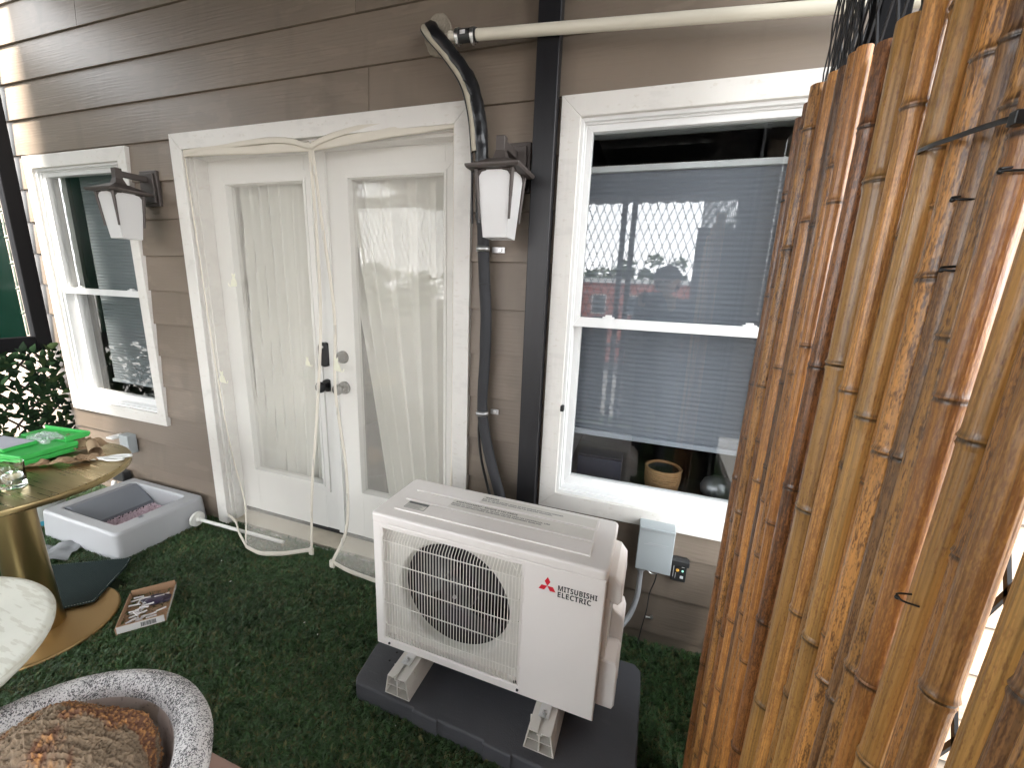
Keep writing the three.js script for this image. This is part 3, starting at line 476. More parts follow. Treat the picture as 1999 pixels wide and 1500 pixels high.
// ---------------------------------------------------------------- outdoor air conditioner
const font = await new FontLoader().loadAsync('fonts/droid/droid_sans_bold.typeface.json');
{
  const t = thing('outdoor_air_conditioner', 'cream outdoor air conditioning unit with round fan grille standing on a dark pad', 'air conditioner', [-0.8432, 0.1561, 0.542], -0.0165 * -1 * -1 * 1);
  t.rotation.y = -0.0165;
  const W = 0.8, H = 0.53, D = 0.276, gx0 = 0.036, gx1 = 0.552, gy0 = 0.034, gy1 = 0.489;
  // front sheet with the grille opening, sides, back
  const sh = new THREE.Shape([[0.0, 0], [W, 0], [W, 0.504], [0, 0.504]].map((p) => new THREE.Vector2(...p)));
  sh.holes.push(new THREE.Path([[gx0, gy0], [gx0, gy1], [gx1, gy1], [gx1, gy0]].map((p) => new THREE.Vector2(...p))));
  const front = new THREE.ExtrudeGeometry(sh, { depth: 0.006, bevelEnabled: true, bevelThickness: 0.006, bevelSize: 0.006, bevelOffset: -0.006, bevelSegments: 4 }).translate(0, 0, -0.012);
  obj('front_panel', front, M.ac, t);
  obj('cabinet', [bx(0.001, 0.02, 0.001, 0.503, -D, -0.008, 0.006), bx(W - 0.02, W - 0.001, 0.001, 0.503, -D, -0.008, 0.006), bx(0.02, W - 0.02, 0.001, 0.503, -D, -D + 0.006), bx(0.02, W - 0.02, 0.001, 0.012, -D + 0.006, -0.012)], M.ac, t);
  // top cover
  const c = [], r = 0.022, X0 = -0.004, X1 = W + 0.004, Z0 = -D - 0.004, Z1 = 0.005;
  const rr = new THREE.Shape(); rr.moveTo(X0 + r, Z0); rr.lineTo(X1 - r, Z0); rr.quadraticCurveTo(X1, Z0, X1, Z0 + r); rr.lineTo(X1, Z1 - r); rr.quadraticCurveTo(X1, Z1, X1 - r, Z1); rr.lineTo(X0 + r, Z1); rr.quadraticCurveTo(X0, Z1, X0, Z1 - r); rr.lineTo(X0, Z0 + r); rr.quadraticCurveTo(X0, Z0, X0 + r, Z0);
  obj('top_cover', new THREE.ExtrudeGeometry(rr, { depth: 0.018, bevelEnabled: true, bevelThickness: 0.009, bevelSize: 0.009, bevelOffset: -0.009, bevelSegments: 5, curveSegments: 8 }).rotateX(PI / 2).translate(0, 0.530, 0).scale(1, 1, 1), M.ac, t).position.set(0, 0.0, 0);
  for (const [z0, z1] of [[-0.252, -0.19], [-0.183, -0.118], [-0.111, -0.045]]) { // three raised fields, stepped down to the right
    obj('top_field', poly([[0.075, z0], [0.742, z0], [0.742, z1], [0.06, z1]], 0.003, 0.0015).rotateX(PI / 2).translate(0, 0.542, 0), M.ac, t);
  }
  // fan housing
  const ho = new THREE.Shape([[gx0 - 0.004, gy0 - 0.004], [gx1 + 0.004, gy0 - 0.004], [gx1 + 0.004, gy1 + 0.004], [gx0 - 0.004, gy1 + 0.004]].map((p) => new THREE.Vector2(...p))), fc = [0.3, 0.262], hp = new THREE.Path(); hp.absarc(fc[0], fc[1], 0.212, 0, 2 * PI, true); ho.holes.push(hp);
  obj('fan_surround', new THREE.ExtrudeGeometry(ho, { depth: 0.002, bevelEnabled: false, curveSegments: 48 }).translate(0, 0, -0.026), M.acShade, t);
  obj('fan_duct', lathe([[0.2, -0.034], [0.199, -0.06], [0.2, -0.2]], 64).rotateX(PI / 2).translate(fc[0], fc[1], -0.024), M.dark, t);
  obj('bell_mouth', lathe([[0.214, 0], [0.206, -0.004], [0.202, -0.014], [0.2, -0.034]], 64).rotateX(PI / 2).translate(fc[0], fc[1], -0.024), M.acShade, t);
  obj('grille_rim', [...mitre(gx0 - 0.002, gx1 + 0.002, gy0 - 0.002, gy1 + 0.002, 0.007, -0.026, -0.001, 0.002)], M.ac, t);
  obj('coil_backdrop', bx(0.022, 0.6, 0.013, 0.5, -D + 0.008, -D + 0.014), M.dark, t);
  // fan: three wide blades, hub
  const blade = (a0) => { const p = [], idx = [], n = 10, m = 8; for (let j = 0; j <= m; j++) for (let i = 0; i <= n; i++) { const rr = lerp(0.06, 0.19, j / m), a = a0 + lerp(-0.75, 0.75 + 0.35 * j / m, i / n) * (0.8 + 0.2 * j / m); p.push(fc[0] + rr * Math.cos(a), fc[1] + rr * Math.sin(a), -0.085 + 0.05 * (i / n - 0.5) - 0.01 * j / m); } for (let j = 0; j < m; j++) for (let i = 0; i < n; i++) { const k = j * (n + 1) + i; idx.push(k, k + 1, k + n + 1, k + 1, k + n + 2, k + n + 1); } const g = new THREE.BufferGeometry(); g.setAttribute('position', new THREE.Float32BufferAttribute(p, 3)); g.setIndex(idx); g.computeVertexNormals(); return g; };
  for (let k = 0; k < 3; k++) obj('fan_blade', blade(k * 2 * PI / 3 + 0.6), M.fan, t);
  obj('fan_hub', [lathe([[0.001, 0.05], [0.03, 0.048], [0.06, 0.038], [0.068, 0.02], [0.068, -0.03]], 32).rotateX(PI / 2).translate(fc[0], fc[1], -0.09)], M.fan, t);
  obj('motor_nut', cyl(V(fc[0], fc[1], -0.042), V(fc[0], fc[1], -0.034), 0.008, 0.006, 6), M.steel, t);
  // wires
  const x0 = gx0 + 0.008, nW = 46, pitch = (gx1 - gx0 - 0.016) / (nW - 1);
  for (let i = 0; i < nW; i++) { const x = x0 + i * pitch; const pts = [[x, gy0 + 0.002, -0.006], [x, gy0 + 0.012, 0.006], [x, gy0 + 0.03, 0.009], [x, gy1 - 0.052, 0.009], [x, gy1 - 0.034, 0.007], [x, gy1 - 0.006, -0.02]]; const g = []; for (let k = 0; k + 1 < pts.length; k++) g.push(cyl(V(...pts[k]), V(...pts[k + 1]), 0.0014, 0.0014, 6, true)); obj('grille_wire', g, M.wire, t); }
  for (const y of [gy1 - 0.045, gy1 - 0.128, gy1 - 0.21, gy1 - 0.292, gy0 + 0.07]) obj('cross_wire', tube([[gx0 + 0.002, y, -0.012], [gx0 + 0.012, y, 0.005], [gx0 + 0.03, y, 0.0065], [gx1 - 0.03, y, 0.0065], [gx1 - 0.012, y, 0.005], [gx1 - 0.002, y, -0.012]], 0.0017, 60, 6), M.wire, t);
  obj('cross_wire', tube([[x0, gy1 - 0.004, -0.014], [0.2, gy1 - 0.004, -0.014], [gx1 - 0.06, gy1 - 0.004, -0.014], [gx1 - 0.03, gy1 - 0.02, -0.004], [gx1 - 0.012, gy1 - 0.045, 0.0]], 0.0015, 40, 6), M.wire, t);
  for (const [x, y] of [[0.055, 0.016], [0.552, 0.018], [gx1 - 0.01, gy0 + 0.012]]) obj('screw', cyl(V(x, y, -0.002), V(x, y, 0.0035), 0.005, 0.004, 12), M.fan, t);
  // side service cover
  const cov = (p, z0, z1, b) => poly(p, z1 - z0, b).translate(0, 0, z0);
  obj('service_cover', [cov([[W - 0.002, 0.495], [W + 0.022, 0.49], [W + 0.042, 0.465], [W + 0.046, 0.41], [W + 0.036, 0.395], [W - 0.002, 0.40]], -0.235, -0.055, 0.006), cov([[W - 0.002, 0.41], [W + 0.014, 0.41], [W + 0.014, 0.20], [W - 0.002, 0.20]], -0.235, -0.05, 0.004), cov([[W - 0.002, 0.02], [W + 0.05, 0.02], [W + 0.058, 0.035], [W + 0.058, 0.262], [W + 0.05, 0.285], [W + 0.018, 0.305], [W + 0.012, 0.205], [W - 0.002, 0.20]], -0.235, -0.15, 0.006), cov([[W - 0.002, 0.02], [W + 0.05, 0.02], [W + 0.057, 0.035], [W + 0.056, 0.18], [W + 0.048, 0.196], [W - 0.002, 0.196]], -0.2, -0.05, 0.006)], M.ac, t);
  obj('handle_recess', bx(W + 0.0135, W + 0.0150, 0.225, 0.37, -0.15, -0.07, 0.0004), M.acShade, t);
  // printed mark and lettering on the front
  const dm = []; for (let k = 0; k < 3; k++) { const a = PI / 2 + k * 2 * PI / 3, l = 0.0305, h = l / 2 / Math.cos(PI / 6) * 1.0; dm.push(poly([[0, 0], [Math.cos(a - PI / 6) * l * 0.58, Math.sin(a - PI / 6) * l * 0.58], [Math.cos(a) * l * 1.0, Math.sin(a) * l * 1.0], [Math.cos(a + PI / 6) * l * 0.58, Math.sin(a + PI / 6) * l * 0.58]], 0.0005).translate(0.6295, 0.438, 0.0001)); }
  obj('emblem', dm, M.red, t, { label: 'red three-diamond emblem' });
  const word = (s, w, x, y) => { const g = clean(new TextGeometry(s, { font, size: 0.0178, depth: 0.0005, curveSegments: 5, bevelEnabled: false })); g.computeBoundingBox(); const b = g.boundingBox; return g.translate(-b.min.x, 0, 0).scale(w / (b.max.x - b.min.x), 1.0, 1).translate(x, y, 0.0001); };
  obj('lettering', [word('MITSUBISHI', 0.116, 0.6625, 0.4325), word('ELECTRIC', 0.1, 0.6625, 0.4105)], M.ink, t);
  // warning print on the top
  const print = (lines, w, h, px, fn) => { const cv = document.createElement('canvas'); cv.width = px; cv.height = Math.round(px * h / w); const g = cv.getContext('2d'); g.fillStyle = '#dcd7cf'; g.fillRect(0, 0, cv.width, cv.height); fn(g, cv.width, cv.height); const tx = new THREE.CanvasTexture(cv); tx.colorSpace = THREE.SRGBColorSpace; return tx; };
  const plate = (x0, x1, z0, z1, tx, y = 0.5441) => { const g = new THREE.PlaneGeometry(x1 - x0, z1 - z0).rotateX(-PI / 2).translate((x0 + x1) / 2, y, (z0 + z1) / 2); obj('warning_print', clean(g), mat([0.95, 0.95, 0.95], { map: tx, roughness: 0.4 }), t, { raw: true }); };
  const warn = (head, body) => print([], 0.47, 0.05, 1024, (g, w, h) => { g.fillStyle = '#2a2a2c'; g.font = 'bold 26px sans-serif'; g.fillText(head, 6, 28); g.font = 'bold 20px sans-serif'; body.forEach((s, i) => g.fillText(s, 6, 54 + i * 22)); });
  plate(0.315, 0.735, -0.247, -0.195, warn('\u26A0 WARNING', ['RISK OF FIRE OR ELECTRIC SHOCK. DO NOT OPERATE WITH COVERS REMOVED.', 'READ ALL INSTRUCTIONS. SERVICE ONLY BY QUALIFIED PERSONNEL.']));
  plate(0.225, 0.735, -0.178, -0.124, warn('\u26A0 AVERTISSEMENT : RISQUE D\'INCENDIE', ['RISQUE DE CHOC ELECTRIQUE. NE PAS UTILISER SANS LES COUVERCLES. LIRE', 'TOUTES LES INSTRUCTIONS. ENTRETIEN PAR UN PERSONNEL QUALIFIE.']));
  plate(0.085, 0.165, -0.106, -0.062, print([], 0.08, 0.044, 256, (g, w, h) => { g.strokeStyle = '#444'; g.lineWidth = 6; g.strokeRect(4, 4, w - 8, h - 8); g.fillStyle = '#555'; g.fillRect(8, 8, w - 16, 34); g.fillStyle = '#666'; for (let i = 0; i < 5; i++) g.fillRect(16, 54 + i * 15, w - 40 - (i * 37) % 60, 6); }));
  // feet brackets
  for (const x of [0.152, 0.655]) { const b = sub('mounting_bracket', t); obj('bracket_plate', [bx(x - 0.017, x + 0.017, 0.003, 0.006, -0.04, 0.045, 0.001), bx(x - 0.017, x + 0.017, 0.0, 0.02, -0.006, -0.003, 0.001)], M.steel, b); obj('bolt', [cyl(V(x, 0.005, 0.028), V(x, 0.0125, 0.028), 0.010, 0.010, 6), cyl(V(x, 0.012, 0.028), V(x, 0.02, 0.028), 0.005, 0.005, 10), cyl(V(x, 0.004, 0.028), V(x, 0.0072, 0.028), 0.0145, 0.0145, 20)], M.steel, b); }
}
// blocks under the unit
for (const [x, label] of [[-0.69, 'cream hollow riser block under the left foot of the outdoor unit'], [-0.187, 'cream hollow riser block under the right foot of the outdoor unit']]) {
  const t = thing('riser_block', label, 'riser block', [x, 0.075, 0.44], -0.0165, 'riser blocks under the outdoor unit'), L = 0.2, th = 0.004, b = 0.049, a = 0.036, h = 0.078;
  const wall = (p) => poly(p, L * 2, 0.0006).translate(0, 0, -L);
  obj('shell', [wall([[-b, 0], [-b + th, 0], [-a + th, h - th], [-a, h]]), wall([[b, 0], [b - th, 0], [a - th, h - th], [a, h]]), wall([[-a, h], [-a + th, h - th], [-0.006, h - th], [-0.006, h]]), wall([[a, h], [a - th, h - th], [0.006, h - th], [0.006, h]]), wall([[-0.009, h - 0.012], [0.009, h - 0.012], [0.009, h - 0.009], [-0.009, h - 0.009]]), wall([[-b, 0], [b, 0], [b, 0.003], [-b, 0.003]])], M.acShade, t);
  obj('rib', [bx(-0.002, 0.002, 0.003, h - 0.012, -L, L - 0.002), bx(-0.043, 0.043, 0.037, 0.0405, -L, L - 0.0025)], M.acShade, t);
  obj('inner_wall', bx(-0.042, 0.042, 0.002, h - 0.006, L - 0.05, L - 0.048), M.acShade, t);
  obj('hook_mark', new THREE.TorusGeometry(0.006, 0.0016, 5, 14, 5).rotateZ(1).translate(-0.022, 0.018, L - 0.046), mat([0.05, 0.05, 0.05]), t);
}
{
  const t = thing('equipment_pad', 'dark grey plastic pad on the grass carrying the outdoor unit', 'equipment pad', [0, 0, 0]);
  const o = [[-0.885, 0.50], [-0.868, 0.622], [-0.855, 0.640], [-0.62, 0.650], [-0.615, 0.657], [-0.53, 0.661], [-0.525, 0.655], [-0.36, 0.662], [-0.355, 0.669], [-0.27, 0.673], [-0.265, 0.667], [0.07, 0.683], [0.092, 0.665], [0.094, 0.235], [0.075, 0.215], [-0.86, 0.2], [-0.882, 0.22]];
  const s = new THREE.Shape(o.map((p) => new THREE.Vector2(...p)));
  obj('pad_body', [new THREE.ExtrudeGeometry(s, { depth: 0.055, bevelEnabled: true, bevelThickness: 0.01, bevelSize: 0.007, bevelOffset: 0, bevelSegments: 3 }).rotateX(PI / 2).translate(0, 0.065, 0)], padMat, t);
  const skirt = poly([[0.5, 0], [0.5, 0.052], [0.505, 0.056], [0.512, 0.05], [0.528, 0]], 0.9, 0).rotateY(-PI / 2);
  for (const [x, z] of [[-0.8, 0.53], [-0.795, 0.49]]) obj('drain_hole', new THREE.CylinderGeometry(0.004, 0.004, 0.001, 10).translate(x, 0.0758, z), M.dark, t);
}
// ---------------------------------------------------------------- boxes on the wall under the right window
{
  const t = thing('disconnect_box', 'grey metal electrical disconnect box below the right window', 'electrical box');
  obj('box_body', bx(0.042, 0.165, 0.405, 0.575, 0.017, 0.08, 0.004), M.grey, t);
  obj('cover', [bx(0.038, 0.169, 0.40, 0.585, 0.08, 0.087, 0.003), bx(0.038, 0.169, 0.578, 0.589, 0.02, 0.092, 0.003)], M.grey, t);
  obj('latch', [new THREE.TorusGeometry(0.012, 0.003, 6, 16, PI).rotateZ(PI).scale(1.2, 0.6, 1).translate(0.105, 0.402, 0.088)], M.steel, t);
  obj('embossed_line', [bx(0.06, 0.14, 0.515, 0.517, 0.087, 0.0876), bx(0.075, 0.15, 0.522, 0.5235, 0.087, 0.0876)], M.conduit, t);
  obj('conduit', [tube([[0.062, 0.40, 0.05], [0.062, 0.33, 0.05], [0.06, 0.25, 0.055], [0.04, 0.17, 0.075], [0.0, 0.12, 0.12], [-0.03, 0.11, 0.18]], 0.0105, 50, 14), cyl(V(0.062, 0.405, 0.05), V(0.062, 0.375, 0.05), 0.016, 0.016, 16)], M.conduit, t);
  obj('wire', tube([[0.125, 0.40, 0.04], [0.122, 0.33, 0.035], [0.108, 0.26, 0.03], [0.105, 0.18, 0.03], [0.095, 0.1, 0.035], [0.085, 0.02, 0.05]], 0.0022, 40, 6), M.ink, t);
  const c = thing('power_controller', 'small black controller with indicator lights fixed beside the grey electrical box', 'controller');
  obj('case', [bx(0.176, 0.232, 0.352, 0.452, 0.017, 0.04, 0.004), bx(0.172, 0.238, 0.425, 0.45, 0.02, 0.05, 0.004)], M.ink, c);
  obj('indicator', cyl(V(0.198, 0.402, 0.04), V(0.198, 0.402, 0.0425), 0.0065, 0.005, 12), mat([0.6, 0.32, 0.05]), c, { label: 'orange indicator' });
  obj('indicator', cyl(V(0.217, 0.402, 0.04), V(0.217, 0.402, 0.043), 0.004, 0.003, 12), mat([0.25, 0.6, 0.45], { emissive: rgb(0.2, 0.6, 0.4), emissiveIntensity: 0.12 }), c, { label: 'pale green indicator' });
  obj('print', [bx(0.183, 0.1845, 0.37, 0.42, 0.04, 0.0403), bx(0.192, 0.193, 0.365, 0.39, 0.04, 0.0403), bx(0.21, 0.222, 0.368, 0.38, 0.04, 0.0403), bx(0.212, 0.222, 0.418, 0.424, 0.04, 0.0403)], mat([0.6, 0.6, 0.6]), c);
  const s = thing('wire_clip', 'small steel wire clip screwed low on the siding under the controller', 'clip');
  obj('clip', [cyl(V(0.128, 0.142, 0.016), V(0.128, 0.142, 0.026), 0.007, 0.006, 10), cyl(V(0.105, 0.14, 0.024), V(0.122, 0.141, 0.024), 0.005, 0.004, 8), cyl(V(0.12, 0.141, 0.024), V(0.13, 0.142, 0.024), 0.0025, 0.0025, 6)], M.steel, s);
}
// ---------------------------------------------------------------- left corner: litter box, rod, outlet
{
  const t = thing('litter_box', 'pale grey open plastic litter box with dark hood on the grass by the wall', 'litter box'), rrect = (x0, x1, z0, z1, r, path) => { const s = path ? new THREE.Path() : new THREE.Shape(); s.moveTo(x0 + r, z0); s.lineTo(x1 - r, z0); s.quadraticCurveTo(x1, z0, x1, z0 + r); s.lineTo(x1, z1 - r); s.quadraticCurveTo(x1, z1, x1 - r, z1); s.lineTo(x0 + r, z1); s.quadraticCurveTo(x0, z1, x0, z1 - r); s.lineTo(x0, z0 + r); s.quadraticCurveTo(x0, z0, x0 + r, z0); return s; };
  const X0 = -3.1, X1 = -2.462, Z0 = 0.035, Z1 = 0.482, pl = mat([0.39, 0.394, 0.405], { roughness: 0.38 });
  const s = rrect(X0, X1, Z0, Z1, 0.035); s.holes.push(rrect(-3.03, -2.56, 0.085, 0.42, 0.02, true));
  const g = new THREE.ExtrudeGeometry(s, { depth: 0.13, bevelEnabled: true, bevelThickness: 0.018, bevelSize: 0.012, bevelOffset: -0.012, bevelSegments: 5, curveSegments: 8 }).rotateX(PI / 2).translate(0, 0.148, 0);
  const p = g.attributes.position; for (let i = 0; i < p.count; i++) { const y = p.getY(i), k = 1 + 0.035 * (1 - y / 0.16); p.setX(i, (p.getX(i) + 2.78) * k - 2.78); p.setZ(i, (p.getZ(i) - 0.26) * k + 0.26); } g.computeVertexNormals();
  obj('tub', [g, bx(-3.06, -2.53, 0.02, 0.03, 0.06, 0.45)], pl, t);
  obj('hood', [poly([[-3.045, 0.158], [-2.985, 0.168], [-2.85, 0.085], [-2.85, 0.065], [-2.88, 0.065], [-3.04, 0.12]], 0.315, 0.006).translate(0, 0, 0.092)], mat([0.16, 0.17, 0.19], { roughness: 0.45 }), t, { label: 'dark grey sloping hood' });
  obj('rake', bx(-2.865, -2.845, 0.035, 0.066, 0.1, 0.41, 0.003), M.dark, t);
  obj('button', bx(-2.545, -2.525, 0.1665, 0.168, 0.315, 0.335, 0.0005), mat([0.2, 0.2, 0.22]), t);
  const r = rng(71), cr = []; for (let i = 0; i < 2600; i++) { const q = 0.003 + r() * 0.004; cr.push(new THREE.TetrahedronGeometry(q, 0).rotateX(r() * 6).rotateY(r() * 6).translate(-2.845 + r() * 0.28, 0.05 + r() * 0.012 + 0.02 * pn(i * 0.0, 0, 8, 8), 0.095 + r() * 0.32)); }
  obj('crystal_bed', bx(-2.88, -2.55, 0.032, 0.054, 0.09, 0.415), mat([0.45, 0.33, 0.36], { roughness: 0.9 }), t);
  obj('litter_crystals', cr, mat([0.58, 0.45, 0.49], { roughness: 0.6 }), t, { kind: 'stuff' });
  const w = thing('white_plunger_rod', 'white rod with a round end disc lying on the grass against the grey litter box', 'rod');
  const a = V(-2.425, 0.062, 0.115), b = V(-1.82, 0.03, 0.068), d = b.clone().sub(a).normalize();
  obj('end_disc', [cyl(a.clone().addScaledVector(d, -0.006), a.clone().addScaledVector(d, 0.008), 0.044, 0.042, 32), cyl(a.clone().addScaledVector(d, 0.006), a.clone().addScaledVector(d, 0.03), 0.016, 0.013, 20)], mat([0.72, 0.71, 0.66], { roughness: 0.4 }), w);
  obj('rod', [cyl(a, b, 0.0095, 0.0095, 16)], mat([0.76, 0.75, 0.71], { roughness: 0.35 }), w);
  const o = thing('outlet_box', 'grey weatherproof outlet box with open cover low on the siding behind the brass table', 'outlet');
  obj('box_body', bx(-3.13, -3.045, 0.345, 0.465, 0.015, 0.065, 0.004), M.grey, o); obj('cover', bx(-3.19, -3.125, 0.44, 0.452, 0.02, 0.1, 0.004).rotateZ(0.0), M.vinyl, o); obj('cord', tube([[-3.09, 0.36, 0.05], [-3.1, 0.28, 0.06], [-3.16, 0.22, 0.07], [-3.2, 0.16, 0.06]], 0.004, 24, 6), M.ink, o);
  const ad = thing('power_adapter', 'black power adapter hanging on the wall behind the grey litter box', 'power adapter'); obj('brick', bx(-3.26, -3.15, 0.13, 0.2, 0.02, 0.07, 0.008), M.ink, ad); obj('plug_end', cyl(V(-3.25, 0.12, 0.07), V(-3.235, 0.1, 0.085), 0.014, 0.012, 12), M.vinyl, ad);
  const b2 = thing('white_bin', 'white plastic bin on the grass behind the brass table leg', 'bin', [-3.33, 0, 0.42]);
  obj('bin_body', lathe([[0.001, 0.005], [0.12, 0.005], [0.15, 0.30], [0.158, 0.305], [0.158, 0.315], [0.146, 0.315], [0.117, 0.015]], 36), mat([0.62, 0.64, 0.6], { roughness: 0.4 }), b2); obj('blue_band', lathe([[0.123, 0.02], [0.128, 0.05], [0.13, 0.05], [0.125, 0.02]], 36), mat([0.08, 0.4, 0.55]), b2);
  const bag = new THREE.PlaneGeometry(0.22, 0.16, 14, 10), bp = bag.attributes.position; for (let i = 0; i < bp.count; i++) { const x = bp.getX(i), y = bp.getY(i); bp.setZ(i, 0.022 + 0.028 * pn(x * 30 + 9, y * 30 + 9, 64, 64, 4) + 0.006 * Math.sin(x * 40)); } bag.rotateX(-PI / 2).rotateY(0.6).translate(-2.83, 0.0, 0.58); bag.computeVertexNormals();
  tag(obj('paper_sheet', bag, mat([0.2, 0.205, 0.21], { roughness: 0.7 })), 'crumpled pale paper on the grass beside the brass table leg', 'paper');
}
// ---------------------------------------------------------------- brass table and what lies on it
const CX = -2.255, CZ = 0.862, TY = 0.70;
{
  const bm = tex(512, 512, (u, v) => 0.25 + 0.35 * fbm(u, v, 4, 160, 3, 111) + 0.15 * fbm(u, v, 6, 6, 4, 113), false, [0.7, 0.7]);
  const brass = mat([0.42, 0.325, 0.165], { metalness: 1, roughness: 0.62, roughnessMap: bm, bumpMap: bm, bumpScale: 0.00004 }), plain = mat([0.42, 0.32, 0.155], { metalness: 1, roughness: 0.3 }), brassDark = mat([0.40, 0.26, 0.115], { metalness: 0.85, roughness: 0.45 });
  const t = thing('brass_table', 'round brushed brass pedestal table cluttered with green trays, beside the leafy lattice', 'table', [CX, 0, CZ]);
  obj('tabletop', lathe([[0.001, TY], [0.352, TY], [0.358, TY - 0.002], [0.36, TY - 0.006], [0.36, TY - 0.022], [0.356, TY - 0.026], [0.001, TY - 0.026]], 96), brass, t);
  obj('column', lathe([[0.061, TY - 0.027], [0.061, 0.5], [0.063, 0.3], [0.068, 0.08], [0.072, 0.04], [0.072, 0.03]], 40), plain, t);
  obj('base_disc', lathe([[0.001, 0.03], [0.232, 0.03], [0.24, 0.024], [0.24, 0.01], [0.001, 0.01]], 72), brassDark, t);
}
{
  const grn = mat([0.05, 0.46, 0.09], { roughness: 0.4 }), card = mat([0.33, 0.22, 0.13], { roughness: 0.9 });
  const tray = thing('green_tray', 'bright green plastic box with a flat top standing on the brass table', 'plastic box', [-2.41, TY, 0.72], 0.12);
  obj('lower_shell', bx(-0.15, 0.13, 0.006, 0.027, -0.085, 0.1, 0.005), grn, tray); obj('upper_shell', bx(-0.152, 0.132, 0.0285, 0.05, -0.087, 0.102, 0.005), grn, tray);
  const lid = thing('plastic_tray_cover', 'green tray lid tilted up at the back of the green box', 'lid', [-2.47, TY + 0.05, 0.625], 0.12); obj('lid_panel', [bx(-0.1, 0.16, 0.0, 0.008, -0.04, 0.045, 0.003), bx(-0.1, 0.16, 0.006, 0.022, -0.045, -0.038, 0.003), bx(0.152, 0.16, 0.006, 0.022, -0.04, 0.045, 0.003)], grn, lid);
  const sh = thing('pale_pad', 'small green tray holding a pale lavender sheet, on top of the green box', 'tray', [-2.445, TY + 0.0515, 0.765], 0.12); obj('tray_rim', bx(-0.11, 0.075, 0, 0.014, -0.05, 0.055, 0.003), grn, sh); obj('sheet', bx(-0.105, 0.07, 0.0145, 0.0165, -0.045, 0.05, 0.0005), mat([0.52, 0.52, 0.58], { roughness: 0.8, bumpMap: paintBump, bumpScale: 0.001 }), sh);
  const crumple = (w, h, n, amp, f, seed) => { const g = new THREE.PlaneGeometry(w, h, n, n), p = g.attributes.position; for (let i = 0; i < p.count; i++) { const x = p.getX(i), y = p.getY(i), e = Math.abs(pn(x * f + 20, y * f + 20, 128, 128, seed) - 0.5) * 2; p.setZ(i, amp * e + amp * 0.5 * Math.abs(pn(x * f * 2 + 30, y * f * 2 + 30, 128, 128, seed + 1) - 0.5)); p.setX(i, x + 0.008 * pn(y * 50 + 9, 3, 64, 64, seed)); } g.rotateX(-PI / 2); const q = g.toNonIndexed(); q.computeVertexNormals(); return q; };
  tag(obj('clear_bag', crumple(0.13, 0.07, 14, 0.045, 40, 6).translate(-2.395, TY + 0.055, 0.675), mat([0.85, 0.88, 0.88], { transmission: 0.75, thickness: 0, roughness: 0.12 })), 'crumpled clear plastic bag lying on the green box', 'plastic bag');
  tag(obj('kraft_paper', [crumple(0.2, 0.1, 16, 0.04, 22, 9).rotateZ(-0.12).rotateY(0.15).translate(-2.35, TY + 0.012, 0.60)], card), 'brown kraft paper crumpled behind the green box on the brass table', 'paper');
  tag(obj('torn_paper', [crumple(0.22, 0.05, 16, 0.022, 40, 13).rotateY(0.72).translate(-2.205, TY + 0.003, 0.74), crumple(0.1, 0.05, 10, 0.018, 50, 17).rotateY(0.5).translate(-2.16, TY + 0.003, 0.66)], card), 'shredded brown paper strips along the front of the green box', 'paper');
  tag(obj('kraft_roll', [new THREE.CylinderGeometry(0.018, 0.022, 0.1, 14, 1, true).rotateZ(1.45).rotateY(-0.35).translate(-2.22, TY + 0.024, 0.605)], mat([0.42, 0.29, 0.18], { roughness: 0.9 })), 'rolled piece of brown paper near the scissors', 'paper roll');
  const sc = thing('scissors', 'pair of scissors with white handles lying at the right edge of the brass table', 'scissors', [-2.095, TY + 0.002, 0.635], 0.55), wh = mat([0.75, 0.75, 0.73], { roughness: 0.35 });
  const loop = (x, z, rx, rz, a) => { const c = new THREE.EllipseCurve(0, 0, rx, rz), pts = c.getPoints(28).map((p) => [x + p.x * Math.cos(a) - p.y * Math.sin(a), 0.006, z + p.x * Math.sin(a) + p.y * Math.cos(a)]); return tube(pts, 0.0052, 56, 8); };
  obj('handle', [loop(0.042, 0.013, 0.034, 0.014, 0.18), tube([[0.01, 0.006, 0.01], [-0.01, 0.006, 0.003], [-0.03, 0.006, 0]], 0.006, 12, 8)], wh, sc); obj('handle', [loop(0.046, -0.016, 0.038, 0.014, -0.12), tube([[0.01, 0.006, -0.012], [-0.01, 0.006, -0.004], [-0.03, 0.006, 0]], 0.006, 12, 8)], wh, sc);
  obj('blade', bx(-0.13, -0.02, 0.002, 0.0035, -0.006, 0.004), M.steel, sc); obj('blade', bx(-0.13, -0.02, 0.004, 0.0055, -0.004, 0.006), M.steel, sc); obj('pivot', cyl(V(-0.028, 0.002, 0), V(-0.028, 0.009, 0), 0.005, 0.005, 12), M.steel, sc);
  const gl = thing('glass_tumbler', 'clear glass tumbler at the front edge of the brass table', 'drinking glass', [-2.095, TY + 0.001, 0.895]);
  obj('glass_wall', lathe([[0.001, 0], [0.030, 0.001], [0.0325, 0.004], [0.0355, 0.09], [0.0335, 0.09], [0.030, 0.016], [0.001, 0.014]], 40), M.tumbler, gl); obj('water', lathe([[0.001, 0.0145], [0.0295, 0.0165], [0.0312, 0.045], [0.001, 0.045]], 36), mat([0.95, 0.98, 0.98], { transmission: 1, thickness: 0.03, roughness: 0, ior: 1.33 }), gl);
}
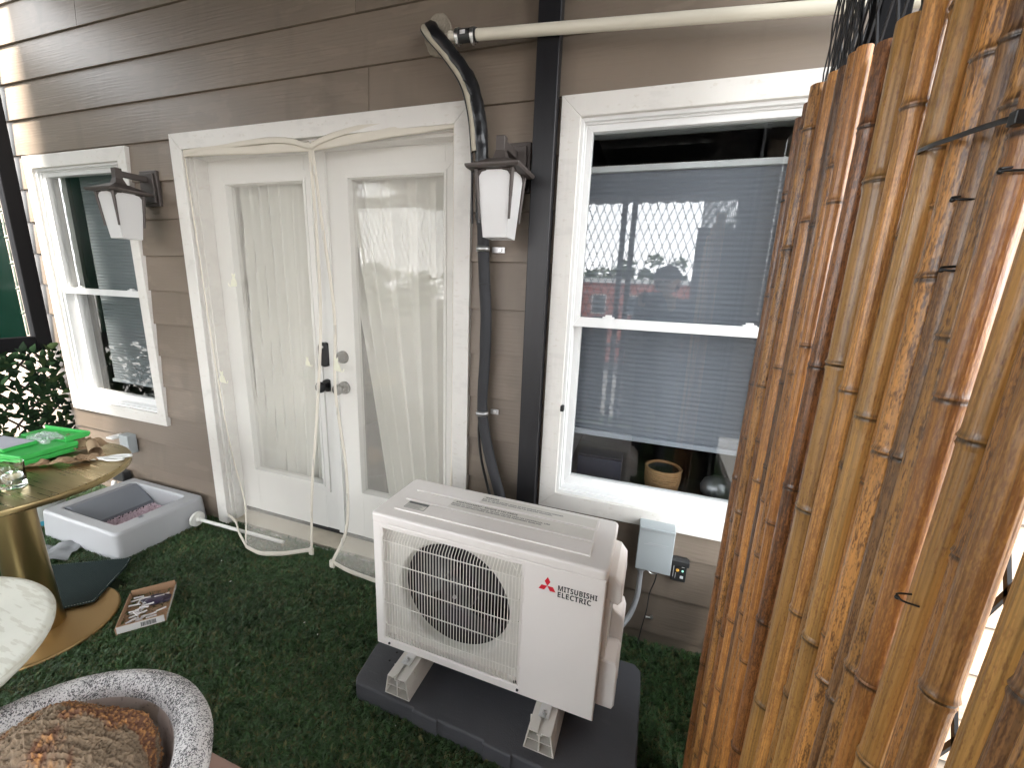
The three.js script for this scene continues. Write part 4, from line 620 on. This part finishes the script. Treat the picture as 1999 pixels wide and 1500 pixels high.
{ // ribbed mat
  const out = [[-2.7, 0.66], [-2.395, 0.468], [-2.345, 0.515], [-2.205, 0.712], [-2.29, 0.80], [-2.42, 0.80], [-2.6, 0.78]], s = new THREE.Shape(out.map(([x, z]) => new THREE.Vector2(x, z)));
  const t = thing('ribbed_mat', 'dark green ribbed rubber mat lying half over the brass table base', 'mat', [0, 0.032, 0]), rub = mat([0.018, 0.031, 0.030], { roughness: 0.75, specularIntensity: 0.5 });
  obj('mat_sheet', new THREE.ExtrudeGeometry(s, { depth: 0.006, bevelEnabled: true, bevelThickness: 0.001, bevelSize: 0.002, bevelSegments: 1 }).rotateX(PI / 2).translate(0, 0.012, 0), rub, t);
  const inside = (x, z) => { let c = false; for (let i = 0, j = out.length - 1; i < out.length; j = i++) { const [a, b] = out[i], [d, e] = out[j]; if (b > z !== e > z && x < (d - a) * (z - b) / (e - b) + a) c = !c; } return c; };
  const ribs = []; for (let a = -0.45; a < 0.45; a += 0.009) for (let b = -0.4; b < 0.4; b += 0.008) { const x = -2.42 + a * 0.85 - b * 0.53, z = 0.65 + a * -0.53 - b * 0.85; if (inside(x, z)) ribs.push(new THREE.BoxGeometry(0.0062, 0.003, 0.0045).rotateY(0.557).translate(x, 0.0135, z)); }
  obj('rib_pattern', ribs, rub, t, { kind: 'stuff' });
  const st = []; for (let i = 0; i < out.length - 1; i++) { const [a, b] = out[i], [c, d] = out[i + 1], L = Math.hypot(c - a, d - b), n = Math.floor(L / 0.009); for (let k = 0; k < n; k++) { const u = (k + 0.3) / n; st.push(new THREE.BoxGeometry(0.0045, 0.0012, 0.0014).rotateY(-Math.atan2(d - b, c - a)).translate(lerp(a, c, u), 0.0142, lerp(b, d, u) + 0.003)); } }
  obj('edge_stitching', st, mat([0.5, 0.52, 0.5]), t);
}
{ // cardboard tray with small sticks
  const ang = -Math.atan2(0.154, 0.177) + PI / 2, t = thing('cardboard_tray', 'small open cardboard tray with a barcode lying on the artificial grass', 'cardboard tray', [-1.972, 0.018, 0.642], -0.715 + PI / 2), hw = 0.078, hl = 0.118, h = 0.036, kr = mat([0.36, 0.22, 0.13], { roughness: 0.9 }), wt = mat([0.62, 0.6, 0.58], { roughness: 0.7 });
  obj('tray_base', bx(-hw, hw, 0, 0.003, -hl, hl), kr, t);
  for (const s of [-1, 1]) { obj('tray_wall', [bx(s * hw - 0.0014, s * hw + 0.0014, 0, h, -hl, hl).rotateZ(-s * 0.12)], kr, t); obj('tray_wall', [bx(-hw, hw, 0.002, h, s * hl - 0.0014, s * hl + 0.0014)], kr, t); }
  obj('printed_face', bx(-hw + 0.002, hw - 0.002, 0.003, h - 0.002, hl + 0.0016, hl + 0.0024), wt, t); obj('printed_face', bx(hw + 0.0016, hw + 0.0024, 0.003, h - 0.004, -hl + 0.003, hl - 0.003).rotateZ(-0.12), wt, t);
  const bars = [], r = rng(12); for (let x = 0.0; x < 0.048;) { const w = 0.0008 + r() * 0.0018; bars.push(bx(x, x + w, 0.008, 0.028, hl + 0.0025, hl + 0.0028)); x += w + 0.0008 + r() * 0.0012; } obj('barcode', bars, M.ink, t);
  t.updateMatrixWorld(true);
  const stick = new THREE.CylinderGeometry(0.0034, 0.0034, 0.034, 8).rotateZ(PI / 2), proto = tag(obj('paper_stick', [stick, new THREE.CylinderGeometry(0.0037, 0.0037, 0.007, 8).rotateZ(PI / 2).translate(0.0145, 0, 0)], mat([0.72, 0.68, 0.68], { roughness: 0.8 })), 'small white rolled stick in the cardboard tray', 'stick', 'small white sticks in the cardboard tray');
  for (let i = 0; i < 34; i++) { const o = i ? proto.clone() : proto; if (i) { o.name = numbered('paper_stick'); scene.add(o); } const p = V(-0.055 + r() * 0.115, 0.008 + (i % 4) * 0.004, -0.085 + Math.pow(r(), 0.7) * 0.17).applyMatrix4(t.matrixWorld); o.position.copy(p); o.rotation.set(0, r() < 0.7 ? 0.6 + r() * 0.7 : r() * 6.28, (r() - 0.5) * 0.3); }
  const dk = thing('dark_wrapper', 'crumpled black wrapper among the sticks in the cardboard tray', 'wrapper'); const g = new THREE.IcosahedronGeometry(0.03, 3), gp = g.attributes.position; for (let i = 0; i < gp.count; i++) { const v = V().fromBufferAttribute(gp, i); v.multiplyScalar(0.8 + 0.5 * pn(v.x * 90 + 40, v.y * 90 + v.z * 60 + 40, 128, 128, 5)); gp.setXYZ(i, v.x * 1.8, v.y * 0.35, v.z); } const w = V(0.02, 0.012, -0.04).applyMatrix4(t.matrixWorld); g.rotateY(0.5).translate(w.x, w.y, w.z); g.computeVertexNormals(); obj('film', g, mat([0.03, 0.02, 0.045], { roughness: 0.3 }), dk);
}
// ---------------------------------------------------------------- white table and planter in the foreground
{
  const mm = tex(512, 512, (u, v) => { const s = smooth(0.56, 0.66, fbm(u, v, 12, 80, 4, 141)) * 0.14, k = 0.92 + 0.14 * fbm(u, v, 5, 5, 4, 143); return [0.80 * k * (1 - s), 0.79 * k * (1 - s * 1.1), 0.70 * k * (1 - s * 1.3)]; }, true, [0.6, 0.6]);
  const t = thing('white_table', 'round whitish stone topped pedestal table cut off by the left edge', 'table', [-1.715, 0, 1.425]), st = mat([1, 1, 1], { map: mm, roughness: 0.42, bumpMap: paintBump, bumpScale: 0.0004 });
  obj('tabletop', lathe([[0.001, 0.52], [0.385, 0.52], [0.397, 0.516], [0.402, 0.508], [0.4, 0.498], [0.39, 0.487], [0.33, 0.455], [0.2, 0.41], [0.12, 0.37]], 96), st, t);
  obj('stem', lathe([[0.12, 0.371], [0.08, 0.3], [0.07, 0.2], [0.1, 0.08], [0.2, 0.03], [0.22, 0.012], [0.22, 0.002]], 64), st, t);
}
{
  const sp = tex(1024, 1024, (u, v) => { const n = 0.6 * fbm(u, v, 180, 180, 2, 151) + 0.4 * fbm(u, v, 90, 90, 2, 155), big = fbm(u, v, 5, 5, 3, 157), k = 0.9 * smooth(0.49, 0.60, n + (big - 0.5) * 0.3), j = fbm(u, v, 16, 16, 3, 159); return [lerp(0.74 + 0.1 * j, 0.05, k), lerp(0.70 + 0.1 * j, 0.045, k), lerp(0.69 + 0.1 * j, 0.05, k)]; }, true, [0.26, 0.26]);
  const im = tex(512, 512, (u, v) => { const n = fbm(u, v, 5, 5, 5, 161), d = smooth(0.52, 0.7, fbm(u, v, 8, 8, 4, 163)), s = smooth(0.7, 0.74, fbm(u, v, 50, 50, 2, 165)) * 0.3; return [0.54 * (0.8 + 0.4 * n) * (1 - d * 0.35) * (1 - s), 0.44 * (0.8 + 0.4 * n) * (1 - d * 0.4) * (1 - s), 0.385 * (0.8 + 0.4 * n) * (1 - d * 0.45) * (1 - s)]; }, true, [0.5, 0.5]);
  const st = thing('planter_stand', 'dusty pink wooden stand under the speckled bowl planter', 'plant stand', [-1.09, 0, 1.36]), pk = mat([0.42, 0.27, 0.22], { roughness: 0.7, bumpMap: grainBump, bumpScale: 0.001 });
  obj('stand_top', bx(-0.3, 0.28, 0.165, 0.2, -0.325, 0.3, 0.006), pk, st);
  for (const [x, z] of [[-0.25, -0.27], [0.23, -0.27], [-0.25, 0.25], [0.23, 0.25]]) obj('leg', bx(x - 0.025, x + 0.025, 0, 0.164, z - 0.025, z + 0.025, 0.004), pk, st);
  const t = thing('bowl_planter', 'round bowl planter with black and white speckled rim at the bottom left', 'planter', [-1.09, 0, 1.362]);
  obj('bowl', lathe([[0.001, 0.202], [0.2, 0.202], [0.24, 0.215], [0.29, 0.27], [0.318, 0.33], [0.331, 0.37], [0.335, 0.395], [0.33, 0.415], [0.316, 0.429], [0.298, 0.433], [0.28, 0.428], [0.268, 0.416], [0.262, 0.402]], 128), mat([1, 1, 1], { map: sp, roughness: 0.7, bumpMap: sp, bumpScale: -0.0008 }), t);
  obj('bowl_inside', lathe([[0.262, 0.402], [0.258, 0.38], [0.25, 0.34], [0.235, 0.295], [0.2, 0.25], [0.14, 0.235], [0.001, 0.232]], 96), mat([1, 1, 1], { map: im, roughness: 0.9 }), t, { label: 'dusty pink inner wall of the bowl' });
  // weathered lump of bark
  const g = new THREE.IcosahedronGeometry(1, 64), p = g.attributes.position, col = [];
  for (let i = 0; i < p.count; i++) {
    const v = V().fromBufferAttribute(p, i), n = v.clone(), ridge = pn(v.x * 9 + v.z * 40 + 190, (v.y - v.z * 0.3) * 26 + v.x * 8 + 190, 512, 512, 31), cl = fbm((v.x + 2) / 4, (v.z + 2) / 4, 9, 9, 4, 33), gr = pn(v.x * 60 + 300, v.y * 60 + v.z * 40 + 300, 1024, 1024, 35);
    const fine = pn(v.x * 110 + 500, v.y * 110 + v.z * 95 + 500, 2048, 2048, 36); const r = 0.82 + 0.18 * cl + 0.03 * ridge + 0.03 * gr + 0.03 * fine + 0.06 * pn(v.x * 3 + 20, v.z * 3 + v.y * 2 + 20, 64, 64, 37);
    v.multiplyScalar(r); p.setXYZ(i, v.x * 0.20, (v.y > 0 ? Math.pow(v.y, 1.35) : v.y * 0.7) * 0.185, v.z * 0.15 - 0.04 * Math.max(0, v.y));
    const rust = smooth(0.46, 0.6, fbm((n.x + 2) / 4, (n.z + n.y + 2) / 4, 14, 14, 4, 39) + 0.25 * smooth(-0.2, -0.75, n.z) - 0.06), fib = smooth(0.55, 0.85, gr), k = (0.45 + 0.5 * ridge + 0.5 * fine) * 0.9;
    let c = [0.255 * k, 0.185 * k, 0.122 * k]; const q = [lerp(0.15, 0.55, fib), lerp(0.062, 0.26, fib), lerp(0.035, 0.085, fib)]; col.push(...c.map((x, m) => lerp(x, q[m], rust * 0.85)));
  }
  g.setAttribute('color', new THREE.Float32BufferAttribute(col, 3)); g.computeVertexNormals();
  const b = new THREE.Mesh(g, mat([1, 1, 1], { vertexColors: true, roughness: 0.95 })); b.name = 'bark_lump'; b.position.set(-1.125, 0.325, 1.285); b.rotation.set(0.1, 0.42, 0.1); b.castShadow = b.receiveShadow = true; scene.add(b);
  tag(b, 'rough brown lump of weathered bark lying in the speckled bowl', 'bark');
}
// ---------------------------------------------------------------- bamboo screen
{
  const t = thing('bamboo_screen', 'tall screen of tan and brown bamboo poles standing on the right', 'bamboo screen', [0, 0, 0]), r = rng(23);
  const skin = (seed, base, spot, amt) => tex(512, 1024, (u, v) => { const f = fbm(u, v, 40, 5, 3, seed) * 0.5 + fbm(u, v, 7, 10, 4, seed + 3) * 0.5, e = 0.42 * fbm(u, v, 48, 70, 3, seed + 5) + 0.33 * fbm(u, v, 90, 260, 2, seed + 7) + 0.25 * fbm(u, v, 3, 8, 4, seed + 9), s = smooth(0.46 - amt, 0.70 - amt, e), st = 0.72 + 0.28 * smooth(0.3, 0.62, fbm(u, v, 46, 3, 3, seed + 15)), k = (0.62 + 0.76 * f) * st; return base.map((c, i) => lerp(c * k, spot[i] * k, s * 0.85)); }, true, [1, 1]);
  const tan = [0.50, 0.232, 0.064], gold = [0.52, 0.265, 0.074], brown = [0.30, 0.122, 0.037], dk = [0.085, 0.03, 0.011], pale = [0.56, 0.36, 0.15];
  const skins = [skin(201, tan, dk, 0.02), skin(211, gold, brown, -0.03), skin(221, brown, dk, 0.06), skin(231, tan, brown, 0.07), skin(241, [0.27, 0.125, 0.043], dk, 0.05), skin(251, pale, tan, -0.02)];
  const bb = tex(256, 1024, (u, v) => 0.6 * fbm(u, v, 34, 5, 3, 261) + 0.4 * fbm(u, v, 20, 80, 3, 263), false, [1, 1]);
  const mats = skins.map((m, i) => mat([1, 1, 1], { map: m, bumpMap: bb, bumpScale: 0.0016, roughness: 0.4, clearcoat: 0.45, clearcoatRoughness: 0.24, vertexColors: true }));
  const pole = (x, z, R, H, mi, seed, lean) => {
    const q = rng(seed), n = 22, ys = [], nodes = []; let y = 0.02 + q() * 0.25; while (y < H - 0.02) { nodes.push(y); y += 0.17 + q() * 0.2; }
    const prof = [[-0.016, 0], [-0.008, 0.02], [-0.0035, 0.11], [-0.001, 0.05], [0.0012, 0.05], [0.0026, 0.15], [0.005, 0.08], [0.009, 0.01], [0.016, 0]];
    for (let k = 0; k <= 26; k++) ys.push([H * k / 26, 0, 9]);
    for (const nd of nodes) for (const [dy, b] of prof) if (nd + dy > 0.002 && nd + dy < H - 0.002) ys.push([nd + dy, b, dy]);
    ys.sort((a, b) => a[0] - b[0]);
    const pos = [], col = [], uv = [], idx = [], bx_ = (q() - 0.5) * 0.012, bz = (q() - 0.5) * 0.014, ph = q() * 6, u0 = q(), kt = 0.72 + q() * 0.5, hue = (q() - 0.5) * 0.12;
    const ring = (yy, rad, c) => { const i0 = pos.length / 3, s = yy / 1.83; for (let i = 0; i <= n; i++) { const a = i / n * 2 * PI; pos.push(x + lean[0] * s + bx_ * Math.sin(s * 4 + ph) + Math.cos(a) * rad, yy, z + lean[1] * s + bz * Math.sin(s * 3 + ph) + Math.sin(a) * rad); uv.push(u0 + i / n, u0 * 7 + yy / 0.8); col.push(...c); } return i0; };
    let prev = -1; const link = (a, b) => { for (let i = 0; i < n; i++) idx.push(a + i, b + i, a + i + 1, a + i + 1, b + i, b + i + 1); };
    for (const [yy, b, dy] of ys) {
      const seg = nodes.filter((m) => m < yy).length, tn = kt * (0.86 + 0.28 * NT[(seed * 31 + seg * 7) & 65535]); let k = [tn, tn * (1 + hue), tn * (1 + hue * 1.5)];
      const near = nodes.reduce((m, c) => (Math.abs(yy - c) < Math.abs(m) ? yy - c : m), 9);
      if (Math.abs(dy + 0.001) < 1e-6 || Math.abs(dy - 0.0012) < 1e-6) k = tone(k, 0.22); else if (Math.abs(dy - 0.0026) < 1e-6 || Math.abs(dy + 0.0035) < 1e-6) k = tone(k, 0.8); else if (Math.abs(dy - 0.005) < 1e-6) k = tone(k, 0.5); else if (Math.abs(near) < 0.03) k = tone(k, 0.9);
      const c = ring(yy, R * (1 + b - 0.05 * yy / H), k); if (prev >= 0) link(prev, c); prev = c;
    }
    const l = ring(H, R * 0.7, [0.9, 0.8, 0.7]); link(prev, l); const d = ring(H - 0.03, R * 0.66, [0.25, 0.2, 0.15]); link(l, d); const e = ring(H - 0.03, 0.0005, [0.1, 0.1, 0.1]); link(d, e);
    const g = new THREE.BufferGeometry(); g.setAttribute('position', new THREE.Float32BufferAttribute(pos, 3)); g.setAttribute('uv', new THREE.Float32BufferAttribute(uv, 2)); g.setAttribute('color', new THREE.Float32BufferAttribute(col, 3)); g.setIndex(idx); g.computeVertexNormals();
    const m = new THREE.Mesh(g, mats[mi]); m.name = 'bamboo_pole'; m.castShadow = m.receiveShadow = true; t.add(m);
  };
  let z = 0.508; const kinds = [2, 0, 4, 3, 0, 2, 3, 0, 4, 3, 0, 1, 3, 4, 2, 3, 1, 0, 3, 0, 1, 3, 0, 4, 0, 3, 1, 0, 3, 1, 4, 0]; let i = 0;
  while (z < 1.42) {
    const big = i === 16 || i > 18, D = i === 16 ? 0.035 : big ? 0.021 + r() * 0.007 : 0.021 + r() * 0.008, gap = z > 1.09 && r() < 0.5 ? 0.006 + r() * 0.004 : -0.0015;
    pole(0.252 + (z > 1.08 ? 0 : i % 2 ? 0.006 : -0.003) + (r() - 0.5) * (z > 1.08 ? 0.004 : 0.012) + 0.02 * smooth(1.0, 1.4, z), z + D / 2, D / 2, 1.838 - 0.16 * (z - 0.6) + (r() - 0.5) * 0.03 - (i < 2 ? 0.03 : 0), kinds[i % kinds.length], 900 + i * 13, [(r() - 0.5) * 0.006, (r() - 0.5) * (z > 1.05 ? 0.006 : 0.018) + 0.03 * smooth(0.75, 1.1, z)]);
    z += D + gap; i++;
  }
  const tie = mat([0.012, 0.012, 0.013], { roughness: 0.3 });
  const strap = (pts, w) => { const g = tube(pts, 1, 60, 8), c = new THREE.CatmullRomCurve3(pts.map((p) => V(...p))), cs = c.getSpacedPoints(60), src = new THREE.TubeGeometry(c, 60, 1, 8, false), q = src.attributes.position; for (let k = 0; k < q.count; k++) { const o = cs[Math.floor(k / 9)], v = V().fromBufferAttribute(q, k).sub(o); v.x *= 0.0008; v.y *= w / 2; v.z *= 0.0012; v.add(o); q.setXYZ(k, v.x, v.y, v.z); } src.computeVertexNormals(); return clean(src); };
  obj('zip_tie', [strap([[0.27, 1.605, 1.035], [0.236, 1.607, 1.046], [0.229, 1.604, 1.075], [0.229, 1.60, 1.11], [0.231, 1.596, 1.15], [0.234, 1.591, 1.18], [0.245, 1.587, 1.186], [0.28, 1.583, 1.186]], 0.0045), bx(0.229, 0.237, 1.586, 1.596, 1.176, 1.184, 0.001)], tie, t);
  obj('zip_tie', strap([[0.262, 1.666, 0.50], [0.237, 1.667, 0.506], [0.233, 1.665, 0.522], [0.236, 1.664, 0.54]], 0.004), tie, t);
  for (const [y, zz] of [[1.55, 1.12], [1.56, 1.17], [1.56, 1.215], [1.2, 1.19], [1.49, 1.13]]) obj('wire_tie', [tube([[0.25, y + 0.002, zz - 0.004], [0.236, y, zz - 0.001], [0.238, y - 0.002, zz + 0.003], [0.25, y - 0.003, zz + 0.006]], 0.001, 16, 6), new THREE.SphereGeometry(0.0022, 8, 6).translate(0.2365, y - 0.002, zz)], tie, t);
}
// ---------------------------------------------------------------- street side, seen through the mesh and in the glass
{
  const t = thing('brick_building', 'low red brick building across the street, seen reflected in the window', 'building', [-6, -4.6, 36]), brickMap = tex(256, 256, (u, v) => { const k = 0.8 + 0.4 * fbm(u, v, 40, 60, 2, 301); return [0.34 * k, 0.115 * k, 0.085 * k]; }, true, [4, 3]), pw = mat([0.6, 0.6, 0.58]);
  obj('wall', bx(-9, 9, 0, 7.0, 0, 10), mat([1, 1, 1], { map: brickMap, roughness: 0.9 }), t); obj('roof_edge', bx(-9.2, 9.2, 7.0, 7.35, -0.3, 10.2), pw, t);
  for (let i = 0; i < 6; i++) for (const y of [1.0, 4.3]) { const w = sub('window', t), x = -7.4 + i * 2.9; obj('window_frame', mitre(x - 0.65, x + 0.65, y, y + 1.7, 0.1, -0.12, 0.04, 0.01).map((g) => g), pw, w); obj('pane', bx(x - 0.55, x + 0.55, y + 0.1, y + 1.6, -0.02, -0.01), mat([0.03, 0.04, 0.05], { roughness: 0.1 }), w); }
  const leaf = [[0.045, 0.085, 0.025], [0.06, 0.10, 0.03]].map((c) => mat(c, { roughness: 0.7 })), r = rng(81), bark = mat([0.08, 0.06, 0.045], { roughness: 0.95 });
  const quad = new THREE.PlaneGeometry(0.34, 0.34);
  [[-14, 52, 12.6], [-6, 56, 13.2], [1, 54, 12.8], [8, 50, 12.6], [17, 54, 10.4], [-24, 50, 11.4], [-34, 44, 10], [-19, 26, 8.4], [24, 40, 10]].forEach(([x, z, h], i) => {
    const tr = thing('street_tree', ['', ''][0] || `broad green tree beyond the patio, ${['left of the brick roof', 'tallest behind the brick roof', 'behind the brick roof on its right', 'right of the brick building', 'farthest to the right', 'far left of the brick building', 'at the far left end of the row', 'nearest, in front of the row', 'at the far right, closer than the row'][i]}`, 'tree', [x, -4.6, z], 0, 'trees across the street');
    obj('trunk', [cyl(V(0, 0, 0), V(0.1, h * 0.45, 0), 0.28, 0.18, 10), cyl(V(0.1, h * 0.42, 0), V(1.2, h * 0.72, 0.4), 0.12, 0.05, 8), cyl(V(0.1, h * 0.42, 0), V(-1.1, h * 0.75, -0.3), 0.12, 0.05, 8), cyl(V(0.1, h * 0.45, 0), V(0.1, h * 0.85, 0.3), 0.13, 0.04, 8)], bark, tr);
    const cl = [], gs = []; for (let k = 0; k < 16; k++) { const a = r() * 6.28, q = Math.sqrt(r()) * 2.9; cl.push([Math.cos(a) * q, h * (0.48 + 0.46 * r() * (1 - q / 6)), Math.sin(a) * q, 0.7 + r() * 0.8]); }
    for (let k = 0; k < 1500; k++) { const c = cl[k % 16], u = V(r() - 0.5, r() - 0.5, r() - 0.5).normalize().multiplyScalar(c[3] * Math.pow(r(), 0.4)); gs.push(quad.clone().rotateX(r() * 3).rotateY(r() * 6.28).translate(c[0] + u.x, c[1] + u.y * 0.75, c[2] + u.z)); }
    obj('crown', gs, leaf[i % 2], tr);
  });
}
// ---------------------------------------------------------------- the photographer, seen in the window glass
{
  const t = thing('person', 'person in dark clothes and cap holding up a phone, mirrored in the right window', 'person');
  const surface = (bones, lo, hi, cell, k = 0.02) => { // smooth union of tapered capsules on a grid
    const size = Math.max(hi[0] - lo[0], hi[1] - lo[1], hi[2] - lo[2]), N = Math.min(150, Math.ceil(size / cell) + 4), mc = new MarchingCubes(N, M.dark, false, false, 400000), h = size / 2, c = [0, 1, 2].map((i) => (lo[i] + hi[i]) / 2);
    for (let z = 0; z < N; z++) for (let y = 0; y < N; y++) for (let x = 0; x < N; x++) {
      const p = [x, y, z].map((v, i) => c[i] + ((v - N / 2) / (N / 2)) * h); let d = 9;
      for (const [a, b, r0, r1] of bones) {
        const ab = [b[0] - a[0], b[1] - a[1], b[2] - a[2]], ap = [p[0] - a[0], p[1] - a[1], p[2] - a[2]], u = clamp((ap[0] * ab[0] + ap[1] * ab[1] + ap[2] * ab[2]) / (ab[0] ** 2 + ab[1] ** 2 + ab[2] ** 2 + 1e-9));
        const e = Math.hypot(ap[0] - ab[0] * u, ap[1] - ab[1] * u, ap[2] - ab[2] * u) - lerp(r0, r1, u), hh = Math.max(k - Math.abs(d - e), 0) / k; d = Math.min(d, e) - hh * hh * k * 0.25;
      }
      mc.field[x + y * N + z * N * N] = -d;
    }
    mc.isolation = 0; mc.update();
    const g = new THREE.BufferGeometry(); g.setAttribute('position', new THREE.BufferAttribute(mc.positionArray.slice(0, mc.count * 3), 3)); g.setAttribute('normal', new THREE.BufferAttribute(mc.normalArray.slice(0, mc.count * 3), 3));
    return clean(g.scale(h, h, h).translate(...c));
  };
  const skin = mat([0.36, 0.22, 0.15], { roughness: 0.55 }), cloth = mat([0.02, 0.02, 0.024], { roughness: 0.9 }), jean = mat([0.03, 0.035, 0.05], { roughness: 0.9 });
  const X = 0.075, Z = 1.98, hip = [X, 0.92, Z + 0.02], chest = [X, 1.24, Z], neck = [X, 1.42, Z - 0.01], L = { s: [X - 0.165, 1.36, Z], e: [X - 0.23, 1.13, Z - 0.12], w: [-0.095, 1.40, 1.765] }, Rr = { s: [X + 0.165, 1.36, Z], e: [X + 0.24, 1.13, Z - 0.12], w: [0.115, 1.385, 1.765] };
  const legs = [-1, 1].flatMap((q) => [[[X + q * 0.085, 0.9, Z + 0.02], [X + q * 0.095, 0.48, Z + 0.01], 0.085, 0.058], [[X + q * 0.095, 0.48, Z + 0.01], [X + q * 0.1, 0.09, Z + 0.03], 0.056, 0.038]]);
  const torso = [[hip, chest, 0.125, 0.135], [chest, [X, 1.36, Z], 0.135, 0.1], [L.s, Rr.s, 0.065, 0.065]];
  const arms = [L, Rr].flatMap((a) => [[a.s, a.e, 0.05, 0.04], [a.e, a.w, 0.039, 0.027]]);
  const hand = (w, q, mirror) => { const b = [[w, [w[0] + mirror * -0.005, w[1] + 0.035, w[2] - 0.05], 0.026, 0.028]]; for (let f = 0; f < 4; f++) { const base = [w[0] + mirror * 0.008, w[1] + 0.055 - f * 0.02, w[2] - 0.07], mid = [base[0] + mirror * 0.012, base[1] + 0.006, base[2] - 0.032], tip = [mid[0] - mirror * (0.022 - f * 0.002), mid[1] + 0.004, mid[2] - 0.012 + f * 0.002]; b.push([base, mid, 0.009, 0.0085], [mid, tip, 0.0085, 0.0075]); } b.push([[w[0] - mirror * 0.012, w[1] + 0.03, w[2] - 0.03], [w[0] - mirror * 0.034, w[1] + 0.045, w[2] - 0.052], 0.011, 0.0095], [[w[0] - mirror * 0.034, w[1] + 0.045, w[2] - 0.052], [w[0] - mirror * 0.038, w[1] + 0.062, w[2] - 0.068], 0.0095, 0.008]); return b; };
  const hc = [X, 1.565, Z - 0.05], face = [[[hc[0], hc[1] + 0.02, hc[2] + 0.015], [hc[0], hc[1] - 0.03, hc[2] - 0.012], 0.088, 0.068], [[hc[0], hc[1] - 0.06, hc[2] - 0.03], [hc[0], hc[1] - 0.085, hc[2] - 0.045], 0.05, 0.026], [[hc[0], hc[1] + 0.002, hc[2] - 0.082], [hc[0], hc[1] - 0.03, hc[2] - 0.098], 0.011, 0.015], [[hc[0] - 0.022, hc[1] - 0.062, hc[2] - 0.073], [hc[0] + 0.022, hc[1] - 0.062, hc[2] - 0.073], 0.009, 0.009], [[hc[0] - 0.086, hc[1] + 0.01, hc[2] + 0.01], [hc[0] - 0.09, hc[1] - 0.025, hc[2] + 0.006], 0.014, 0.01], [[hc[0] + 0.086, hc[1] + 0.01, hc[2] + 0.01], [hc[0] + 0.09, hc[1] - 0.025, hc[2] + 0.006], 0.014, 0.01], [[hc[0] - 0.04, hc[1] + 0.022, hc[2] - 0.074], [hc[0] + 0.04, hc[1] + 0.022, hc[2] - 0.074], 0.011, 0.011]];
  const body = [surface([...legs, ...torso, ...arms, [neck, [X, 1.5, Z - 0.02], 0.055, 0.05], ...[-1, 1].map((q) => [[X + q * 0.1, 0.05, Z + 0.05], [X + q * 0.11, 0.04, Z - 0.11], 0.035, 0.03])], [X - 0.36, -0.02, Z - 0.42], [X + 0.36, 1.6, Z + 0.22], 0.018, 0.03), surface(face, [hc[0] - 0.13, hc[1] - 0.15, hc[2] - 0.14], [hc[0] + 0.13, hc[1] + 0.13, hc[2] + 0.13], 0.004, 0.012)];
  for (const [a, m] of [[L, -1], [Rr, 1]]) body.push(surface(hand(a.w, 0, m), [a.w[0] - 0.08, a.w[1] - 0.06, a.w[2] - 0.16], [a.w[0] + 0.08, a.w[1] + 0.11, a.w[2] + 0.05], 0.0035, 0.008));
  obj('body', body, skin, t);
  for (const q of [-1, 1]) obj('eye', new THREE.SphereGeometry(0.0115, 12, 8).translate(hc[0] + q * 0.032, hc[1] + 0.002, hc[2] - 0.072), mat([0.5, 0.48, 0.45]), t);
  const inflate = (b, d) => b.map(([p, q, r0, r1]) => [p, q, r0 + d, r1 + d]);
  obj('shirt', surface(inflate([...torso, ...arms.map((b, i) => (i % 2 ? [b[0], b[1].map((v, k) => lerp(b[0][k], v, 0.8)), b[2], 0.032] : b))], 0.012), [X - 0.36, 0.75, Z - 0.42], [X + 0.36, 1.5, Z + 0.22], 0.016, 0.035), cloth, t);
  obj('trousers', surface(inflate([...legs, [hip, [X, 0.98, Z + 0.02], 0.125, 0.12]], 0.01), [X - 0.28, 0.04, Z - 0.2], [X + 0.28, 1.1, Z + 0.24], 0.014, 0.03), jean, t);
  for (const q of [-1, 1]) obj('shoe', surface([[[X + q * 0.1, 0.05, Z + 0.06], [X + q * 0.112, 0.042, Z - 0.13], 0.046, 0.038]], [X + q * 0.105 - 0.15, -0.06, Z - 0.2], [X + q * 0.105 + 0.15, 0.2, Z + 0.14], 0.01, 0.01), cloth, t);
  obj('cap', [new THREE.SphereGeometry(0.103, 28, 14, 0, 2 * PI, 0, PI * 0.52).scale(1, 0.95, 1.06).translate(hc[0], hc[1] + 0.032, hc[2] + 0.012), new THREE.CylinderGeometry(0.09, 0.095, 0.008, 24, 1, false, PI / 2, PI).scale(0.95, 1, 0.9).rotateX(-0.15).translate(hc[0], hc[1] + 0.035, hc[2] - 0.085)], cloth, t);
  obj('hair', new THREE.SphereGeometry(0.1, 24, 14, 0, PI, PI * 0.35, PI * 0.4).translate(hc[0], hc[1] + 0.0, hc[2] + 0.012), mat([0.02, 0.014, 0.01], { roughness: 0.7 }), t);
  const ph = thing('phone', 'dark phone held up in both hands, mirrored in the right window', 'phone', [0, 1.4561, 1.6099]); ph.rotation.copy(camera.rotation);
  obj('phone_body', bx(-0.115, 0.045, -0.055, 0.022, 0.012, 0.02, 0.0035), mat([0.02, 0.02, 0.025], { roughness: 0.25 }), ph);
  obj('camera_bump', bx(-0.03, 0.03, -0.012, 0.02, 0.0095, 0.0125, 0.001), mat([0.03, 0.03, 0.035], { roughness: 0.2 }), ph);
}
renderer.render(scene, camera);
